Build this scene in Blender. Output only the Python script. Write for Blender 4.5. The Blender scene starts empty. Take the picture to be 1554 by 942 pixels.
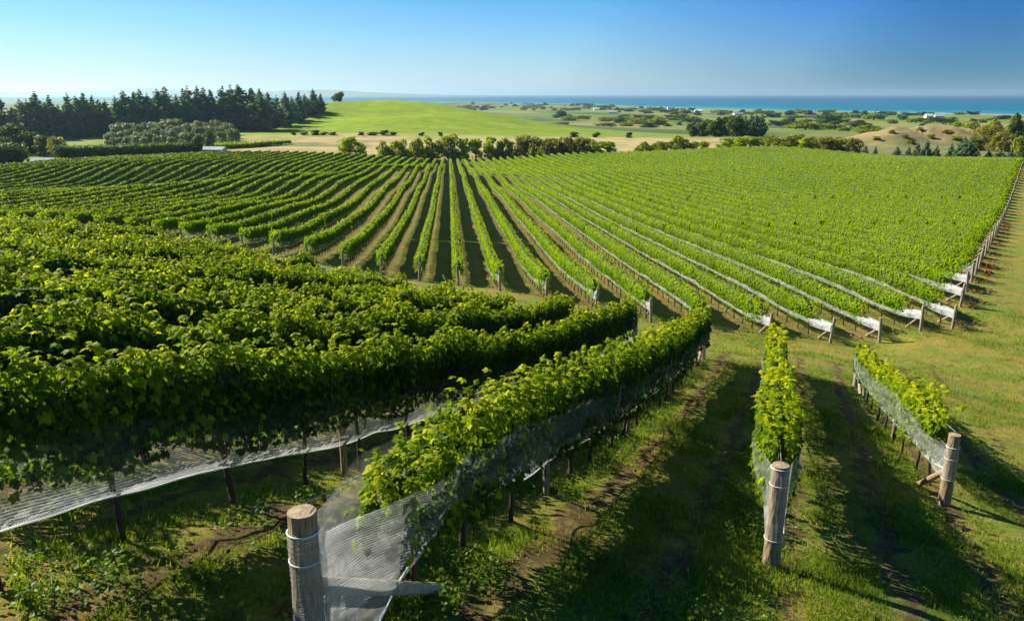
import bpy, math, random
import numpy as np
from mathutils import Vector, Matrix

# ------------------------------------------------------------------ camera, sky, sun
scene = bpy.context.scene
COL = scene.collection
random.seed(7)
rng = np.random.default_rng(7)

PITCH = math.radians(15.18)
cam_data = bpy.data.cameras.new("camera")
cam_data.sensor_width = 36.0
cam_data.lens = 28.0
cam_data.clip_start = 0.1
cam_data.clip_end = 200000.0
cam = bpy.data.objects.new("camera", cam_data)
cam.location = (0, 0, 0)
cam.rotation_euler = (math.pi / 2 - PITCH, 0, 0)
COL.objects.link(cam)
scene.camera = cam

SUN_EL = math.radians(34)
SUN_AZ = math.radians(-62)          # measured from +Y towards +X
world = bpy.data.worlds.new("World")
scene.world = world
world.use_nodes = True
wn, wl = world.node_tree.nodes, world.node_tree.links
wn.clear()
sky = wn.new("ShaderNodeTexSky")
sky.sky_type = 'NISHITA'
sky.sun_disc = False
sky.sun_elevation = SUN_EL
sky.sun_rotation = SUN_AZ
sky.altitude = 0
sky.air_density = 0.7
sky.dust_density = 0.3
sky.ozone_density = 6.0
SKY_STRENGTH = 0.085
EXPOSURE = 1.08
# a polarised clear sky: deepest at right angles to the sun, paling into sea haze at the horizon
def _w(t, **k):
    n = wn.new(t)
    for a_, b_ in k.items(): setattr(n, a_, b_)
    return n
def _ramp(sock, stops):
    r = _w("ShaderNodeValToRGB"); e = r.color_ramp.elements
    while len(e) < len(stops): e.new(0.5)
    for el, (p_, c_) in zip(e, stops): el.position = p_; el.color = (*c_, 1)
    wl.new(sock, r.inputs[0]); return r.outputs[0]
tcw = _w("ShaderNodeTexCoord")
dotn = _w("ShaderNodeVectorMath", operation='DOT_PRODUCT')
wl.new(tcw.outputs["Generated"], dotn.inputs[0])
dotn.inputs[1].default_value = (math.sin(SUN_AZ) * math.cos(SUN_EL), math.cos(SUN_AZ) * math.cos(SUN_EL), math.sin(SUN_EL))
absn = _w("ShaderNodeMath", operation='MULTIPLY'); wl.new(dotn.outputs["Value"], absn.inputs[0]); wl.new(dotn.outputs["Value"], absn.inputs[1])   # squared: symmetric about 90 degrees
grade = _ramp(absn.outputs[0], [(0.0, (0.0, 0.34, 0.66)), (0.0225, (0.01, 0.52, 0.93)), (0.137, (0.10, 0.86, 1.0)), (0.46, (0.34, 0.88, 0.88)), (1.0, (0.45, 0.85, 0.85))])
mul = _w("ShaderNodeMix", data_type='RGBA', blend_type='MULTIPLY'); mul.inputs[0].default_value = 1.0
wl.new(sky.outputs[0], mul.inputs[6]); wl.new(grade, mul.inputs[7])
boost = _w("ShaderNodeMix", data_type='RGBA', blend_type='MULTIPLY'); boost.inputs[0].default_value = 1.0
boost.clamp_result = False
wl.new(mul.outputs[2], boost.inputs[6]); boost.inputs[7].default_value = (0.66, 0.70, 0.80, 1)
hz = _ramp(absn.outputs[0], [(0.0, (0.11, 0.28, 0.40)), (0.0225, (0.30, 0.48, 0.57)), (0.137, (0.63, 0.77, 0.83)), (0.46, (0.76, 0.89, 0.95)), (1.0, (0.9, 0.95, 1.0))])
hs = _w("ShaderNodeMix", data_type='RGBA', blend_type='MULTIPLY'); hs.inputs[0].default_value = 1.0
kk = 1.0 / (2 ** EXPOSURE) / SKY_STRENGTH
wl.new(hz, hs.inputs[6]); hs.inputs[7].default_value = (kk, kk, kk, 1)
sepw = _w("ShaderNodeSeparateXYZ"); wl.new(tcw.outputs["Generated"], sepw.inputs[0])
mz = _w("ShaderNodeMath", operation='MAXIMUM'); wl.new(sepw.outputs[2], mz.inputs[0]); mz.inputs[1].default_value = 0
dq = _w("ShaderNodeMath", operation='MULTIPLY'); wl.new(mz.outputs[0], dq.inputs[0]); dq.inputs[1].default_value = 1 / 0.070
dp = _w("ShaderNodeMath", operation='POWER'); wl.new(dq.outputs[0], dp.inputs[0]); dp.inputs[1].default_value = 1.4
dz = _w("ShaderNodeMath", operation='MULTIPLY'); wl.new(dp.outputs[0], dz.inputs[0]); dz.inputs[1].default_value = -1.0
ex = _w("ShaderNodeMath", operation='EXPONENT'); wl.new(dz.outputs[0], ex.inputs[0])
mixw = _w("ShaderNodeMix", data_type='RGBA')
wl.new(ex.outputs[0], mixw.inputs[0]); wl.new(boost.outputs[2], mixw.inputs[6]); wl.new(hs.outputs[2], mixw.inputs[7])
bg = wn.new("ShaderNodeBackground")
bg.inputs[1].default_value = SKY_STRENGTH
wo = wn.new("ShaderNodeOutputWorld")
wl.new(mixw.outputs[2], bg.inputs[0])
wl.new(bg.outputs[0], wo.inputs[0])

sun_data = bpy.data.lights.new("sun", 'SUN')
sun_data.energy = 5.0
sun_data.angle = math.radians(0.5)
sun_data.color = (1.0, 0.94, 0.83)
sun = bpy.data.objects.new("sun", sun_data)
sd = Vector((math.sin(SUN_AZ) * math.cos(SUN_EL), math.cos(SUN_AZ) * math.cos(SUN_EL), math.sin(SUN_EL)))
sun.rotation_euler = sd.to_track_quat('Z', 'Y').to_euler()
sun.location = (-40, 30, 60)
COL.objects.link(sun)

scene.view_settings.view_transform = 'Standard'
scene.view_settings.look = 'None'
scene.view_settings.exposure = EXPOSURE
scene.view_settings.gamma = 1.0
scene.render.engine = 'CYCLES'
scene.cycles.use_denoising = True
scene.cycles.max_bounces = 8
scene.cycles.diffuse_bounces = 3
scene.cycles.transparent_max_bounces = 24
scene.cycles.transmission_bounces = 4
scene.cycles.volume_bounces = 0

# ------------------------------------------------------------------ helpers
F = 1209.0
SP, CP = math.sin(PITCH), math.cos(PITCH)

def ratios(u, v):
    r, d = (u - 777.0) / F, (v - 471.0) / F
    fw = CP - d * SP
    return r / fw, (-SP - d * CP) / fw

def at(u, v, Y):
    a, b = ratios(u, v)
    return (a * Y, Y, b * Y)

def sstep(a, b, x):
    t = np.clip((np.asarray(x, float) - a) / (b - a), 0, 1)
    return t * t * (3 - 2 * t)

def hash1(i, seed):
    x = np.sin(i * 127.1 + seed * 311.7) * 43758.5453
    return x - np.floor(x)

def noise1(x, seed=0.0):
    x = np.asarray(x, float)
    i = np.floor(x); f = x - i
    f = f * f * (3 - 2 * f)
    return (hash1(i, seed) * (1 - f) + hash1(i + 1, seed) * f) * 2 - 1

def noise2(x, y, seed=0.0):
    x = np.asarray(x, float); y = np.asarray(y, float)
    i = np.floor(x); j = np.floor(y); f = x - i; g = y - j
    f = f * f * (3 - 2 * f); g = g * g * (3 - 2 * g)
    def h(a, b):
        t = np.sin(a * 127.1 + b * 269.5 + seed * 74.7) * 43758.5453
        return t - np.floor(t)
    return ((h(i, j) * (1 - f) + h(i + 1, j) * f) * (1 - g) + (h(i, j + 1) * (1 - f) + h(i + 1, j + 1) * f) * g) * 2 - 1

def link(o, parent=None, label=None, cat=None, group=None, kind=None):
    COL.objects.link(o)
    if parent is not None: o.parent = parent
    if label: o["label"] = label
    if cat: o["category"] = cat
    if group: o["group"] = group
    if kind: o["kind"] = kind
    return o

def make_mesh(name, V, Fc, mats, attrs=None, smooth=False, mat_idx=None, uv=None):
    """V (n,3); Fc (m,k) with k corners each, or a list of such arrays."""
    V = np.ascontiguousarray(V, dtype=np.float32)
    if not isinstance(Fc, (list, tuple)): Fc = [Fc]
    Fc = [np.asarray(f, dtype=np.int32) for f in Fc if len(f)]
    me = bpy.data.meshes.new(name)
    me.vertices.add(len(V)); me.vertices.foreach_set("co", V.ravel())
    loops = np.concatenate([f.ravel() for f in Fc])
    tot = np.concatenate([np.full(len(f), f.shape[1], dtype=np.int32) for f in Fc])
    start = np.concatenate([[0], np.cumsum(tot)[:-1]]).astype(np.int32)
    me.loops.add(len(loops)); me.loops.foreach_set("vertex_index", loops)
    me.polygons.add(len(tot)); me.polygons.foreach_set("loop_start", start)
    if mat_idx is not None: me.polygons.foreach_set("material_index", np.asarray(mat_idx, dtype=np.int32))
    me.polygons.foreach_set("use_smooth", np.full(len(tot), smooth, dtype=bool))
    if not isinstance(mats, (list, tuple)): mats = [mats]
    for m in mats: me.materials.append(m)
    for k, a in (attrs or {}).items():
        a = np.asarray(a, dtype=np.float32)
        if a.ndim == 1:
            at_ = me.attributes.new(k, 'FLOAT', 'POINT'); at_.data.foreach_set("value", a)
        else:
            at_ = me.attributes.new(k, 'FLOAT_COLOR', 'POINT')
            at_.data.foreach_set("color", np.concatenate([a, np.ones((len(a), 1), np.float32)], 1).astype(np.float32).ravel())
    if uv is not None:
        l = me.uv_layers.new(name="uv")
        l.data.foreach_set("uv", np.asarray(uv, dtype=np.float32)[loops].ravel())
    me.update(calc_edges=True)
    return me

def put(name, me, parent=None, loc=(0, 0, 0), **kw):
    o = bpy.data.objects.new(name, me)
    o.location = loc
    return link(o, parent, **kw)

def empty(name, loc, label, cat, group=None):
    o = bpy.data.objects.new(name, None)
    o.empty_display_size = 0.3
    o.location = loc
    return link(o, None, label, cat, group)

def tube(pts, radii, sides=8, caps=True, wob=0.0, seed=1):
    """returns V, [quads, tris], flags for cap faces"""
    pts = [Vector(p) for p in pts]; n = len(pts)
    r_ = np.random.default_rng(seed)
    V = []; Q = []; T = []
    d = (pts[-1] - pts[0]).normalized()
    ref = Vector((1, 0, 0)) if abs(d.x) < 0.9 else Vector((0, 1, 0))
    for i, p in enumerate(pts):
        t = (pts[min(i + 1, n - 1)] - pts[max(i - 1, 0)]).normalized()
        a = t.cross(ref).normalized(); b = t.cross(a).normalized()
        for k in range(sides):
            th = 2 * math.pi * k / sides
            rr = radii[i] * (1 + wob * r_.uniform(-1, 1))
            V.append(p + (a * math.cos(th) + b * math.sin(th)) * rr)
    for i in range(n - 1):
        for k in range(sides):
            k2 = (k + 1) % sides
            Q.append((i * sides + k, i * sides + k2, (i + 1) * sides + k2, (i + 1) * sides + k))
    if caps:
        for i in (0, n - 1):
            c = len(V); V.append(pts[i])
            for k in range(sides):
                T.append((c, i * sides + k, i * sides + (k + 1) % sides))
    return np.array([tuple(v) for v in V]), np.array(Q).reshape(-1, 4), np.array(T).reshape(-1, 3)

def join(parts):
    """parts: list of (V,Q,T)"""
    Vs, Qs, Ts = [], [], []; o = 0
    for V, Q, T in parts:
        Vs.append(V)
        if len(Q): Qs.append(Q + o)
        if len(T): Ts.append(T + o)
        o += len(V)
    return (np.concatenate(Vs), np.concatenate(Qs) if Qs else np.zeros((0, 4), int),
            np.concatenate(Ts) if Ts else np.zeros((0, 3), int))

# ------------------------------------------------------------------ materials
def mat(name):
    m = bpy.data.materials.new(name); m.use_nodes = True
    nt = m.node_tree; nt.nodes.clear()
    out = nt.nodes.new("ShaderNodeOutputMaterial")
    return m, nt, out

def N(nt, typ, **props):
    n = nt.nodes.new(typ)
    for k, v in props.items(): setattr(n, k, v)
    return n

def ramp(nt, fac, stops, interp='LINEAR'):
    r = N(nt, "ShaderNodeValToRGB"); r.color_ramp.interpolation = interp
    e = r.color_ramp.elements
    while len(e) < len(stops): e.new(0.5)
    for el, (p, c) in zip(e, stops):
        el.position = p; el.color = (*c, 1) if len(c) == 3 else c
    nt.links.new(fac, r.inputs[0]); return r.outputs[0]

def noise_node(nt, scale, detail=4, rough=0.55, vec=None, dims='3D'):
    n = N(nt, "ShaderNodeTexNoise"); n.inputs["Scale"].default_value = scale
    n.inputs["Detail"].default_value = detail; n.inputs["Roughness"].default_value = rough
    if vec is not None: nt.links.new(vec, n.inputs["Vector"])
    return n.outputs["Fac"]

def mixc(nt, fac, a, b, blend='MIX'):
    m = N(nt, "ShaderNodeMix", data_type='RGBA', blend_type=blend)
    for sock, v in ((0, fac), (6, a), (7, b)):
        if isinstance(v, bpy.types.NodeSocket): nt.links.new(v, m.inputs[sock])
        elif isinstance(v, (int, float)): m.inputs[sock].default_value = v
        else: m.inputs[sock].default_value = (*v, 1)
    return m.outputs[2]

def math_node(nt, op, a, b=None):
    m = N(nt, "ShaderNodeMath", operation=op)
    for i, v in enumerate((a, b)):
        if v is None: continue
        if isinstance(v, bpy.types.NodeSocket): nt.links.new(v, m.inputs[i])
        else: m.inputs[i].default_value = v
    return m.outputs[0]

def attr(nt, name):
    a = N(nt, "ShaderNodeAttribute"); a.attribute_name = name; return a

def leaf_material(name, stops, transl=0.42, rough=0.5, spec=0.35, boost=1.7, clump=0.0, cscale=0.6):
    m, nt, out = mat(name)
    t = attr(nt, "tint").outputs["Fac"]
    if clump:
        g = N(nt, "ShaderNodeNewGeometry").outputs["Position"]
        nz = noise_node(nt, cscale, 3, 0.6, g)
        nb_ = noise_node(nt, 0.055, 3, 0.6, g)
        nz = math_node(nt, 'ADD', nz, math_node(nt, 'MULTIPLY', math_node(nt, 'SUBTRACT', nb_, 0.5), 1.1))
        t = math_node(nt, 'ADD', t, math_node(nt, 'MULTIPLY', math_node(nt, 'SUBTRACT', nz, 0.5), clump))
    c = ramp(nt, t, stops)
    p = N(nt, "ShaderNodeBsdfPrincipled")
    p.inputs["Roughness"].default_value = rough
    p.inputs["Specular IOR Level"].default_value = spec
    nt.links.new(c, p.inputs["Base Color"])
    tr = N(nt, "ShaderNodeBsdfTranslucent")
    tc = mixc(nt, 1.0, c, (boost * 1.15, boost * 1.12, boost * 0.5), 'MULTIPLY')
    nt.links.new(tc, tr.inputs["Color"])
    mx = N(nt, "ShaderNodeMixShader"); mx.inputs[0].default_value = transl
    nt.links.new(p.outputs[0], mx.inputs[1]); nt.links.new(tr.outputs[0], mx.inputs[2])
    nt.links.new(mx.outputs[0], out.inputs[0])
    return m

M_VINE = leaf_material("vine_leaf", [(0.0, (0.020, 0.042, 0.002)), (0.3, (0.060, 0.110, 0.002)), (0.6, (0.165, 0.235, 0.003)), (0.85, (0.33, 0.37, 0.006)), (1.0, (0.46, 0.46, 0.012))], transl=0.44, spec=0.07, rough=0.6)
M_VINE_FAR = leaf_material("vine_leaf_far", [(0.0, (0.045, 0.10, 0.002)), (0.45, (0.18, 0.285, 0.002)), (1.0, (0.38, 0.45, 0.005))], transl=0.38, spec=0.01, rough=0.9, clump=0.35, cscale=0.5)
M_GRASS = leaf_material("grass_blade", [(0.0, (0.03, 0.075, 0.008)), (0.45, (0.12, 0.20, 0.012)), (0.8, (0.27, 0.30, 0.03)), (1.0, (0.42, 0.35, 0.12))], transl=0.35, spec=0.15, clump=0.5, cscale=1.3)
M_PINE = leaf_material("pine_needles_hazed", [(0.0, (0.055, 0.10, 0.075)), (0.5, (0.13, 0.19, 0.12)), (1.0, (0.23, 0.31, 0.14))], transl=0.3, spec=0.1, rough=0.7)  # bluish, lifted tones: distance haze put into the needle colour
M_OLIVE = leaf_material("olive_leaf", [(0.0, (0.09, 0.12, 0.05)), (0.5, (0.17, 0.21, 0.08)), (1.0, (0.29, 0.33, 0.13))], transl=0.2, spec=0.2)
M_SHRUB = leaf_material("shrub_leaf", [(0.0, (0.07, 0.10, 0.010)), (0.5, (0.20, 0.235, 0.018)), (1.0, (0.42, 0.42, 0.035))], transl=0.42, spec=0.15)
M_WILLOW = leaf_material("willow_leaf", [(0.0, (0.12, 0.18, 0.008)), (0.5, (0.28, 0.36, 0.012)), (1.0, (0.50, 0.54, 0.03))], transl=0.45, spec=0.15)
M_RUST = leaf_material("russet_leaf", [(0.0, (0.09, 0.09, 0.015)), (0.5, (0.19, 0.185, 0.030)), (1.0, (0.31, 0.28, 0.05))], transl=0.42, spec=0.1)
M_TREE = leaf_material("tree_leaf", [(0.0, (0.025, 0.055, 0.014)), (0.5, (0.065, 0.11, 0.022)), (1.0, (0.17, 0.23, 0.035))], transl=0.34, spec=0.15)
M_REDWEED = leaf_material("dock_leaf", [(0.0, (0.10, 0.03, 0.02)), (0.5, (0.20, 0.07, 0.04)), (1.0, (0.28, 0.14, 0.06))], transl=0.2, spec=0.1)

def simple_mat(name, c1, c2, scale, rough=0.8, stretch=None, bump=0.3, bscale=None, detail=5):
    m, nt, out = mat(name)
    tc = N(nt, "ShaderNodeTexCoord"); mp = N(nt, "ShaderNodeMapping")
    if stretch: mp.inputs["Scale"].default_value = stretch
    nt.links.new(tc.outputs["Object"], mp.inputs["Vector"])
    nz = noise_node(nt, scale, detail, 0.6, mp.outputs[0])
    c = ramp(nt, nz, [(0.3, c1), (0.7, c2)])
    p = N(nt, "ShaderNodeBsdfPrincipled"); p.inputs["Roughness"].default_value = rough
    p.inputs["Specular IOR Level"].default_value = 0.2
    nt.links.new(c, p.inputs["Base Color"])
    if bump:
        b = N(nt, "ShaderNodeBump"); b.inputs["Strength"].default_value = bump; b.inputs["Distance"].default_value = 0.02
        nt.links.new(nz, b.inputs["Height"]); nt.links.new(b.outputs[0], p.inputs["Normal"])
    nt.links.new(p.outputs[0], out.inputs[0])
    return m

M_POST = simple_mat("weathered_post_wood", (0.13, 0.085, 0.045), (0.40, 0.31, 0.185), 9, stretch=(5, 5, 0.7), bump=0.8)
M_POSTFAR = simple_mat("grey_post_wood", (0.20, 0.16, 0.115), (0.40, 0.34, 0.26), 6, stretch=(4, 4, 0.8), bump=0.2)
M_BRACE = simple_mat("pale_brace_wood", (0.26, 0.20, 0.12), (0.52, 0.43, 0.29), 9, stretch=(1.5, 1.5, 1.5), bump=0.6)
M_ENDGRAIN = simple_mat("post_end_grain", (0.20, 0.14, 0.08), (0.42, 0.33, 0.20), 14, bump=0.6)
M_BARK = simple_mat("vine_bark", (0.030, 0.020, 0.013), (0.10, 0.07, 0.045), 25, stretch=(4, 4, 0.6), bump=0.8)
M_TRUNK = simple_mat("tree_bark", (0.05, 0.04, 0.03), (0.13, 0.10, 0.075), 3, bump=0.3)
M_WIRE = simple_mat("galvanised_wire", (0.3, 0.3, 0.3), (0.45, 0.45, 0.45), 5, rough=0.4, bump=0)
M_CORD = simple_mat("white_cord", (0.65, 0.65, 0.62), (0.85, 0.85, 0.82), 60, bump=0.2)
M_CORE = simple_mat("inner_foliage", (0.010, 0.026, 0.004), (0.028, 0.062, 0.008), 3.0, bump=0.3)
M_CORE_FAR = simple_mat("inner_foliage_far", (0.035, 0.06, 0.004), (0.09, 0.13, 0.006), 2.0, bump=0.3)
M_WHITE = simple_mat("white_painted_wall", (0.7, 0.7, 0.68), (0.82, 0.82, 0.8), 0.5, bump=0)
M_TANWALL = simple_mat("tan_wall", (0.38, 0.33, 0.26), (0.48, 0.42, 0.34), 0.5, bump=0)
M_ROOFGREY = simple_mat("grey_roof", (0.28, 0.30, 0.31), (0.42, 0.43, 0.44), 0.4, bump=0)
M_ROOFRED = simple_mat("red_roof", (0.25, 0.10, 0.07), (0.34, 0.15, 0.10), 0.5, bump=0)
M_WINDOW = simple_mat("dark_window", (0.03, 0.04, 0.05), (0.06, 0.07, 0.08), 1, rough=0.2, bump=0)
M_GRAPE = simple_mat("grape_skin", (0.05, 0.02, 0.03), (0.16, 0.07, 0.06), 8, rough=0.4, bump=0)

def net_material(name, alpha, stripes, white=0.8):
    m, nt, out = mat(name)
    uv = N(nt, "ShaderNodeUVMap"); uv.uv_map = "uv"
    sep = N(nt, "ShaderNodeSeparateXYZ"); nt.links.new(uv.outputs[0], sep.inputs[0])
    mp = N(nt, "ShaderNodeMapping"); nt.links.new(uv.outputs[0], mp.inputs[0]); mp.inputs["Scale"].default_value = (1.2, 5, 1)
    nz = noise_node(nt, 1.0, 4, 0.6, mp.outputs[0])
    fold = ramp(nt, nz, [(0.35, (0.35,) * 3), (0.7, (1.6,) * 3)])
    if stripes:
        wob = math_node(nt, 'MULTIPLY', nz, 0.05)
        vv = math_node(nt, 'ADD', sep.outputs[1], wob)
        s = math_node(nt, 'FRACT', math_node(nt, 'MULTIPLY', vv, 1.0 / 0.019))
        line = math_node(nt, 'LESS_THAN', s, 0.38)
        uu = math_node(nt, 'ADD', sep.outputs[0], math_node(nt, 'MULTIPLY', sep.outputs[1], 0.5))
        s2 = math_node(nt, 'FRACT', math_node(nt, 'MULTIPLY', uu, 1.0 / 0.02))
        line2 = math_node(nt, 'MULTIPLY', math_node(nt, 'LESS_THAN', s2, 0.22), 0.7)
        th = math_node(nt, 'MAXIMUM', line, line2)
        a = math_node(nt, 'MULTIPLY', math_node(nt, 'MULTIPLY_ADD', th, 0.85), alpha)
        nt.nodes[-1]
        # th*0.85 + 0.12
        a_node = a.node.inputs[0].links[0].from_node; a_node.inputs[2].default_value = 0.05
        a = math_node(nt, 'MULTIPLY', a, fold)
    else:
        a = math_node(nt, 'MULTIPLY', fold, alpha)
    a = math_node(nt, 'MULTIPLY', a, attr(nt, 'gather').outputs['Fac'])
    a = math_node(nt, 'MINIMUM', a, 0.95)
    df = N(nt, "ShaderNodeBsdfDiffuse"); df.inputs[0].default_value = (white, white, white * 0.97, 1)
    tl = N(nt, "ShaderNodeBsdfTranslucent"); tl.inputs[0].default_value = (white, white, white * 0.97, 1)
    m1 = N(nt, "ShaderNodeMixShader"); m1.inputs[0].default_value = 0.45
    nt.links.new(df.outputs[0], m1.inputs[1]); nt.links.new(tl.outputs[0], m1.inputs[2])
    tp = N(nt, "ShaderNodeBsdfTransparent")
    m2 = N(nt, "ShaderNodeMixShader"); nt.links.new(a, m2.inputs[0])
    nt.links.new(tp.outputs[0], m2.inputs[1]); nt.links.new(m1.outputs[0], m2.inputs[2])
    nt.links.new(m2.outputs[0], out.inputs[0])
    return m

M_NET = net_material("bird_netting", 0.55, True, 0.9)
M_NETWRAP = net_material("bird_netting_wrapped", 0.42, True)
M_NETFAR = net_material("bird_netting_far", 0.70, False, 0.80)
M_NETTHIN = net_material("bird_netting_thin", 0.20, False)

# ------------------------------------------------------------------ terrain
CPTS = []
def cp(X, Y, z): CPTS.append((X, Y, z))
def cpx(u, v, Y, up=0.0):
    x, y, z = at(u, v, Y); cp(x, y, z - up)
# under and beside the camera
for p in [(-1.6, 9.5, -4.95), (0.5, 9.7, -5.2), (-3.2, 11.6, -5.15), (2.6, 15, -6.6), (1.0, 18, -7.05), (-2.4, 17.5, -6.55), (0, 0, -3.5), (-6, 0, -3.0), (8, 0, -5.0), (-14, 2, -2.8), (18, 2, -6.6), (0, -12, -2.0), (-25, -12, -1.0), (25, -12, -6), (-1.38, 4.7, -3.94), (-0.6, 5.95, -4.22),
          (3.1, 8.4, -5.42), (7.4, 12.3, -6.78), (10.35, 22.6, -8.8), (6.6, 26, -8.8), (8.8, 25.5, -8.9), (4.5, 27.5, -8.95), (-3.6, 5.1, -3.6),
          (-5.3, 7.95, -3.96), (-7, 10.6, -4.25), (-8.7, 13.2, -4.5), (-23.2, 36, -7.05), (5.95, 8, -5.95), (21.3, 31, -10.9), (11.1, 16.5, -8.0),
          (16, 16, -8.6), (-30, 14, -3.4), (-38, 34, -5.2), (30, 30, -11.4), (48, 42, -13)]: cp(*p)
cpx(875, 460, 29.3, 1.7); cpx(785, 452, 30.4, 1.7); cpx(700, 435, 31.4, 1.7); cpx(600, 422, 32.6, 1.7); cpx(515, 402, 33.6, 1.7); cpx(440, 385, 34.4, 1.7); cpx(380, 376, 35, 1.7); cpx(250, 353, 35.8, 1.7); cpx(150, 339, 36.2, 1.7)
cpx(1441, 500, 38.96); cpx(1260, 522, 36.2); cpx(1335, 521, 36.5); cpx(1400, 503, 37.3); cpx(988, 490, 40); cpx(834, 455, 44.5); cpx(697, 433, 49.5)
cpx(580, 418, 51.5); cpx(468, 395, 53); cpx(370, 382, 55.5)
cpx(693, 393, 52, 1.6); cpx(691.6, 337, 76.5, 1.6); cpx(684.6, 278, 141, 1.6); cpx(684, 255, 198, 1.6); cpx(683.4, 241, 285, 1.6)
cpx(236, 334, 59.6, 1.6); cpx(360, 310, 82.9, 1.6); cpx(360, 292, 111, 1.6); cpx(234, 313, 80, 1.6); cpx(586, 320, 88, 1.6); cpx(612, 281, 122, 1.6); cpx(635, 250, 187, 1.6)
cpx(128, 278, 150, 1.6); cpx(194, 248, 172, 1.6); cpx(200, 235, 228, 1.6); cpx(128, 286, 108, 1.6); cpx(128, 289, 131, 1.6); cpx(200, 284, 110, 1.6); cpx(200, 287, 134, 1.6)
cpx(360, 265, 170, 1.6); cpx(360, 247, 188, 1.6); cpx(360, 229, 240, 1.6); cpx(280, 278, 119, 1.6); cpx(280, 282, 139, 1.6); cpx(360, 266, 141, 1.6); cpx(360, 272, 156, 1.6)
cpx(0, 318, 75, 1.6); cpx(0, 291, 100, 1.6); cpx(0, 293, 122, 1.6); cpx(0, 282, 135, 1.6); cpx(0, 262, 155, 1.6); cpx(0, 250, 176, 1.6); cpx(500, 243, 215, 1.6); cpx(540, 232, 265, 1.6)
cpx(1457, 465, 42.4); cpx(1497, 385, 64.4); cpx(1534, 306, 117.8); cpx(1551, 256, 165); cpx(1330, 235, 230, 1.6); cpx(1180, 222, 250, 1.6); cpx(1000, 228, 270, 1.6); cpx(860, 232, 280, 1.6)
for p in [(-75, 50, -8), (-110, 90, -11), (-150, 150, -14), (-190, 200, -15), (-60, -30, 0), (60, -30, -10), (80, 60, -14.5), (130, 110, -15.5), (190, 165, -16), (260, 230, -19), (300, 290, -20.5), (-200, 290, -19),
          (0, 330, -21), (120, 330, -20.5), (-120, 330, -20.5)]: cp(*p)
C = np.array(CPTS)

def _phi(r2):
    return 0.5 * r2 * np.log(r2 + 1e-12)
_sc = 1 / 50.0
_P = C[:, :2] * _sc
_d2 = ((_P[:, None] - _P[None]) ** 2).sum(-1)
_n = len(C)
_A = np.zeros((_n + 3, _n + 3)); _A[:_n, :_n] = _phi(_d2) + np.diag(2e-4 * (0.05 + C[:, 1].clip(5) / 100))
_A[:_n, _n] = 1; _A[:_n, _n + 1:] = _P; _A[_n, :_n] = 1; _A[_n + 1:, :_n] = _P.T
_w = np.linalg.solve(_A, np.concatenate([C[:, 2], [0, 0, 0]]))

SEA = -45.0
def near_h(X, Y):
    sh = X.shape; x = X.ravel() * _sc; y = Y.ravel() * _sc
    o = np.full(x.shape, _w[_n]) + _w[_n + 1] * x + _w[_n + 2] * y
    for i in range(_n):
        o += _w[i] * _phi((x - _P[i, 0]) ** 2 + (y - _P[i, 1]) ** 2)
    return o.reshape(sh)

def coast(t):
    return np.interp(t, [-1.5, -0.3, -0.1, 0.1, 0.18, 0.34, 0.64, 1.4], [6500, 5600, 5200, 3570, 2730, 2170, 1744, 1500])

def gauss(X, Y, cx, cy, sx, sy, a, rot=0):
    c, s = math.cos(rot), math.sin(rot)
    dx, dy = X - cx, Y - cy
    u, v = dx * c + dy * s, -dx * s + dy * c
    return a * np.exp(-0.5 * ((u / sx) ** 2 + (v / sy) ** 2))

def hill_green(X, Y):
    sx = np.where(X < -100, 190.0, 84.0)
    h = 20.5 * np.exp(-0.5 * ((X + 100) / sx) ** 2) * np.exp(-0.5 * ((Y - 640) / np.where(Y < 640, 105.0, 160.0)) ** 2)
    h = h + gauss(X, Y, -84, 605, 44, 40, 3.6) + gauss(X, Y, -20, 550, 26, 34, 3.0) + gauss(X, Y, -60, 500, 34, 18, 2.2) - gauss(X, Y, -120, 520, 22, 40, 2.2) + gauss(X, Y, -150, 560, 30, 30, 2.0)
    return h

def hillock(X, Y):
    b = gauss(X, Y, 186, 372, 17, 14, 6.4, 0.15) + gauss(X, Y, 160, 354, 11, 12, 3.8) + gauss(X, Y, 214, 372, 16, 14, 3.0)
    return b * (1 + 0.26 * noise2(X / 4, Y / 9, 61) + 0.12 * noise2(X / 2.0, Y / 4, 62))

def far_h(X, Y):
    z = np.interp(Y, [200, 300, 400, 600, 900, 1700, 6500], [-20.5, -20.7, -21, -27, -33, -42, -44.4])
    z = z + hill_green(X, Y) + hillock(X, Y)
    z = z + noise2(X / 130, Y / 130, 3) * 1.6 * sstep(450, 900, Y) * (1 - sstep(1500, 2500, Y))
    Ys = coast(X / np.maximum(Y, 1.0))
    z = np.where(Y > Ys, z - 6 * sstep(0, 60, Y - Ys), z)
    return z

def H(X, Y):
    X = np.asarray(X, float); Y = np.asarray(Y, float)
    X, Y = np.broadcast_arrays(X, Y)
    w = sstep(288, 345, Y)
    zn = near_h(X, np.minimum(Y, 346.0)) if np.any(w < 1) else np.zeros(X.shape)
    zn = np.clip(zn, -24, 2)
    return zn * (1 - w) + far_h(X, Y) * w

AZ1 = math.radians(20.5)
S1, C1 = math.sin(AZ1), math.cos(AZ1)
AZ2 = math.radians(-4.44)
S2, C2 = math.sin(AZ2), math.cos(AZ2)
SPC = 2.5

# far edge and headland of the far block, in terms of t = X/Y
def far_edge(t):
    return np.interp(t, [-0.75, -0.64, -0.48, -0.34, -0.18, -0.08, 0.07, 0.18, 0.33, 0.455, 0.62, 0.8], [165, 178, 228, 242, 266, 286, 282, 271, 252, 234, 205, 190])
BND = 0.65
def boundary_x(Y): return 22.45 + BND * (Y - 38.96)

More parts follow.
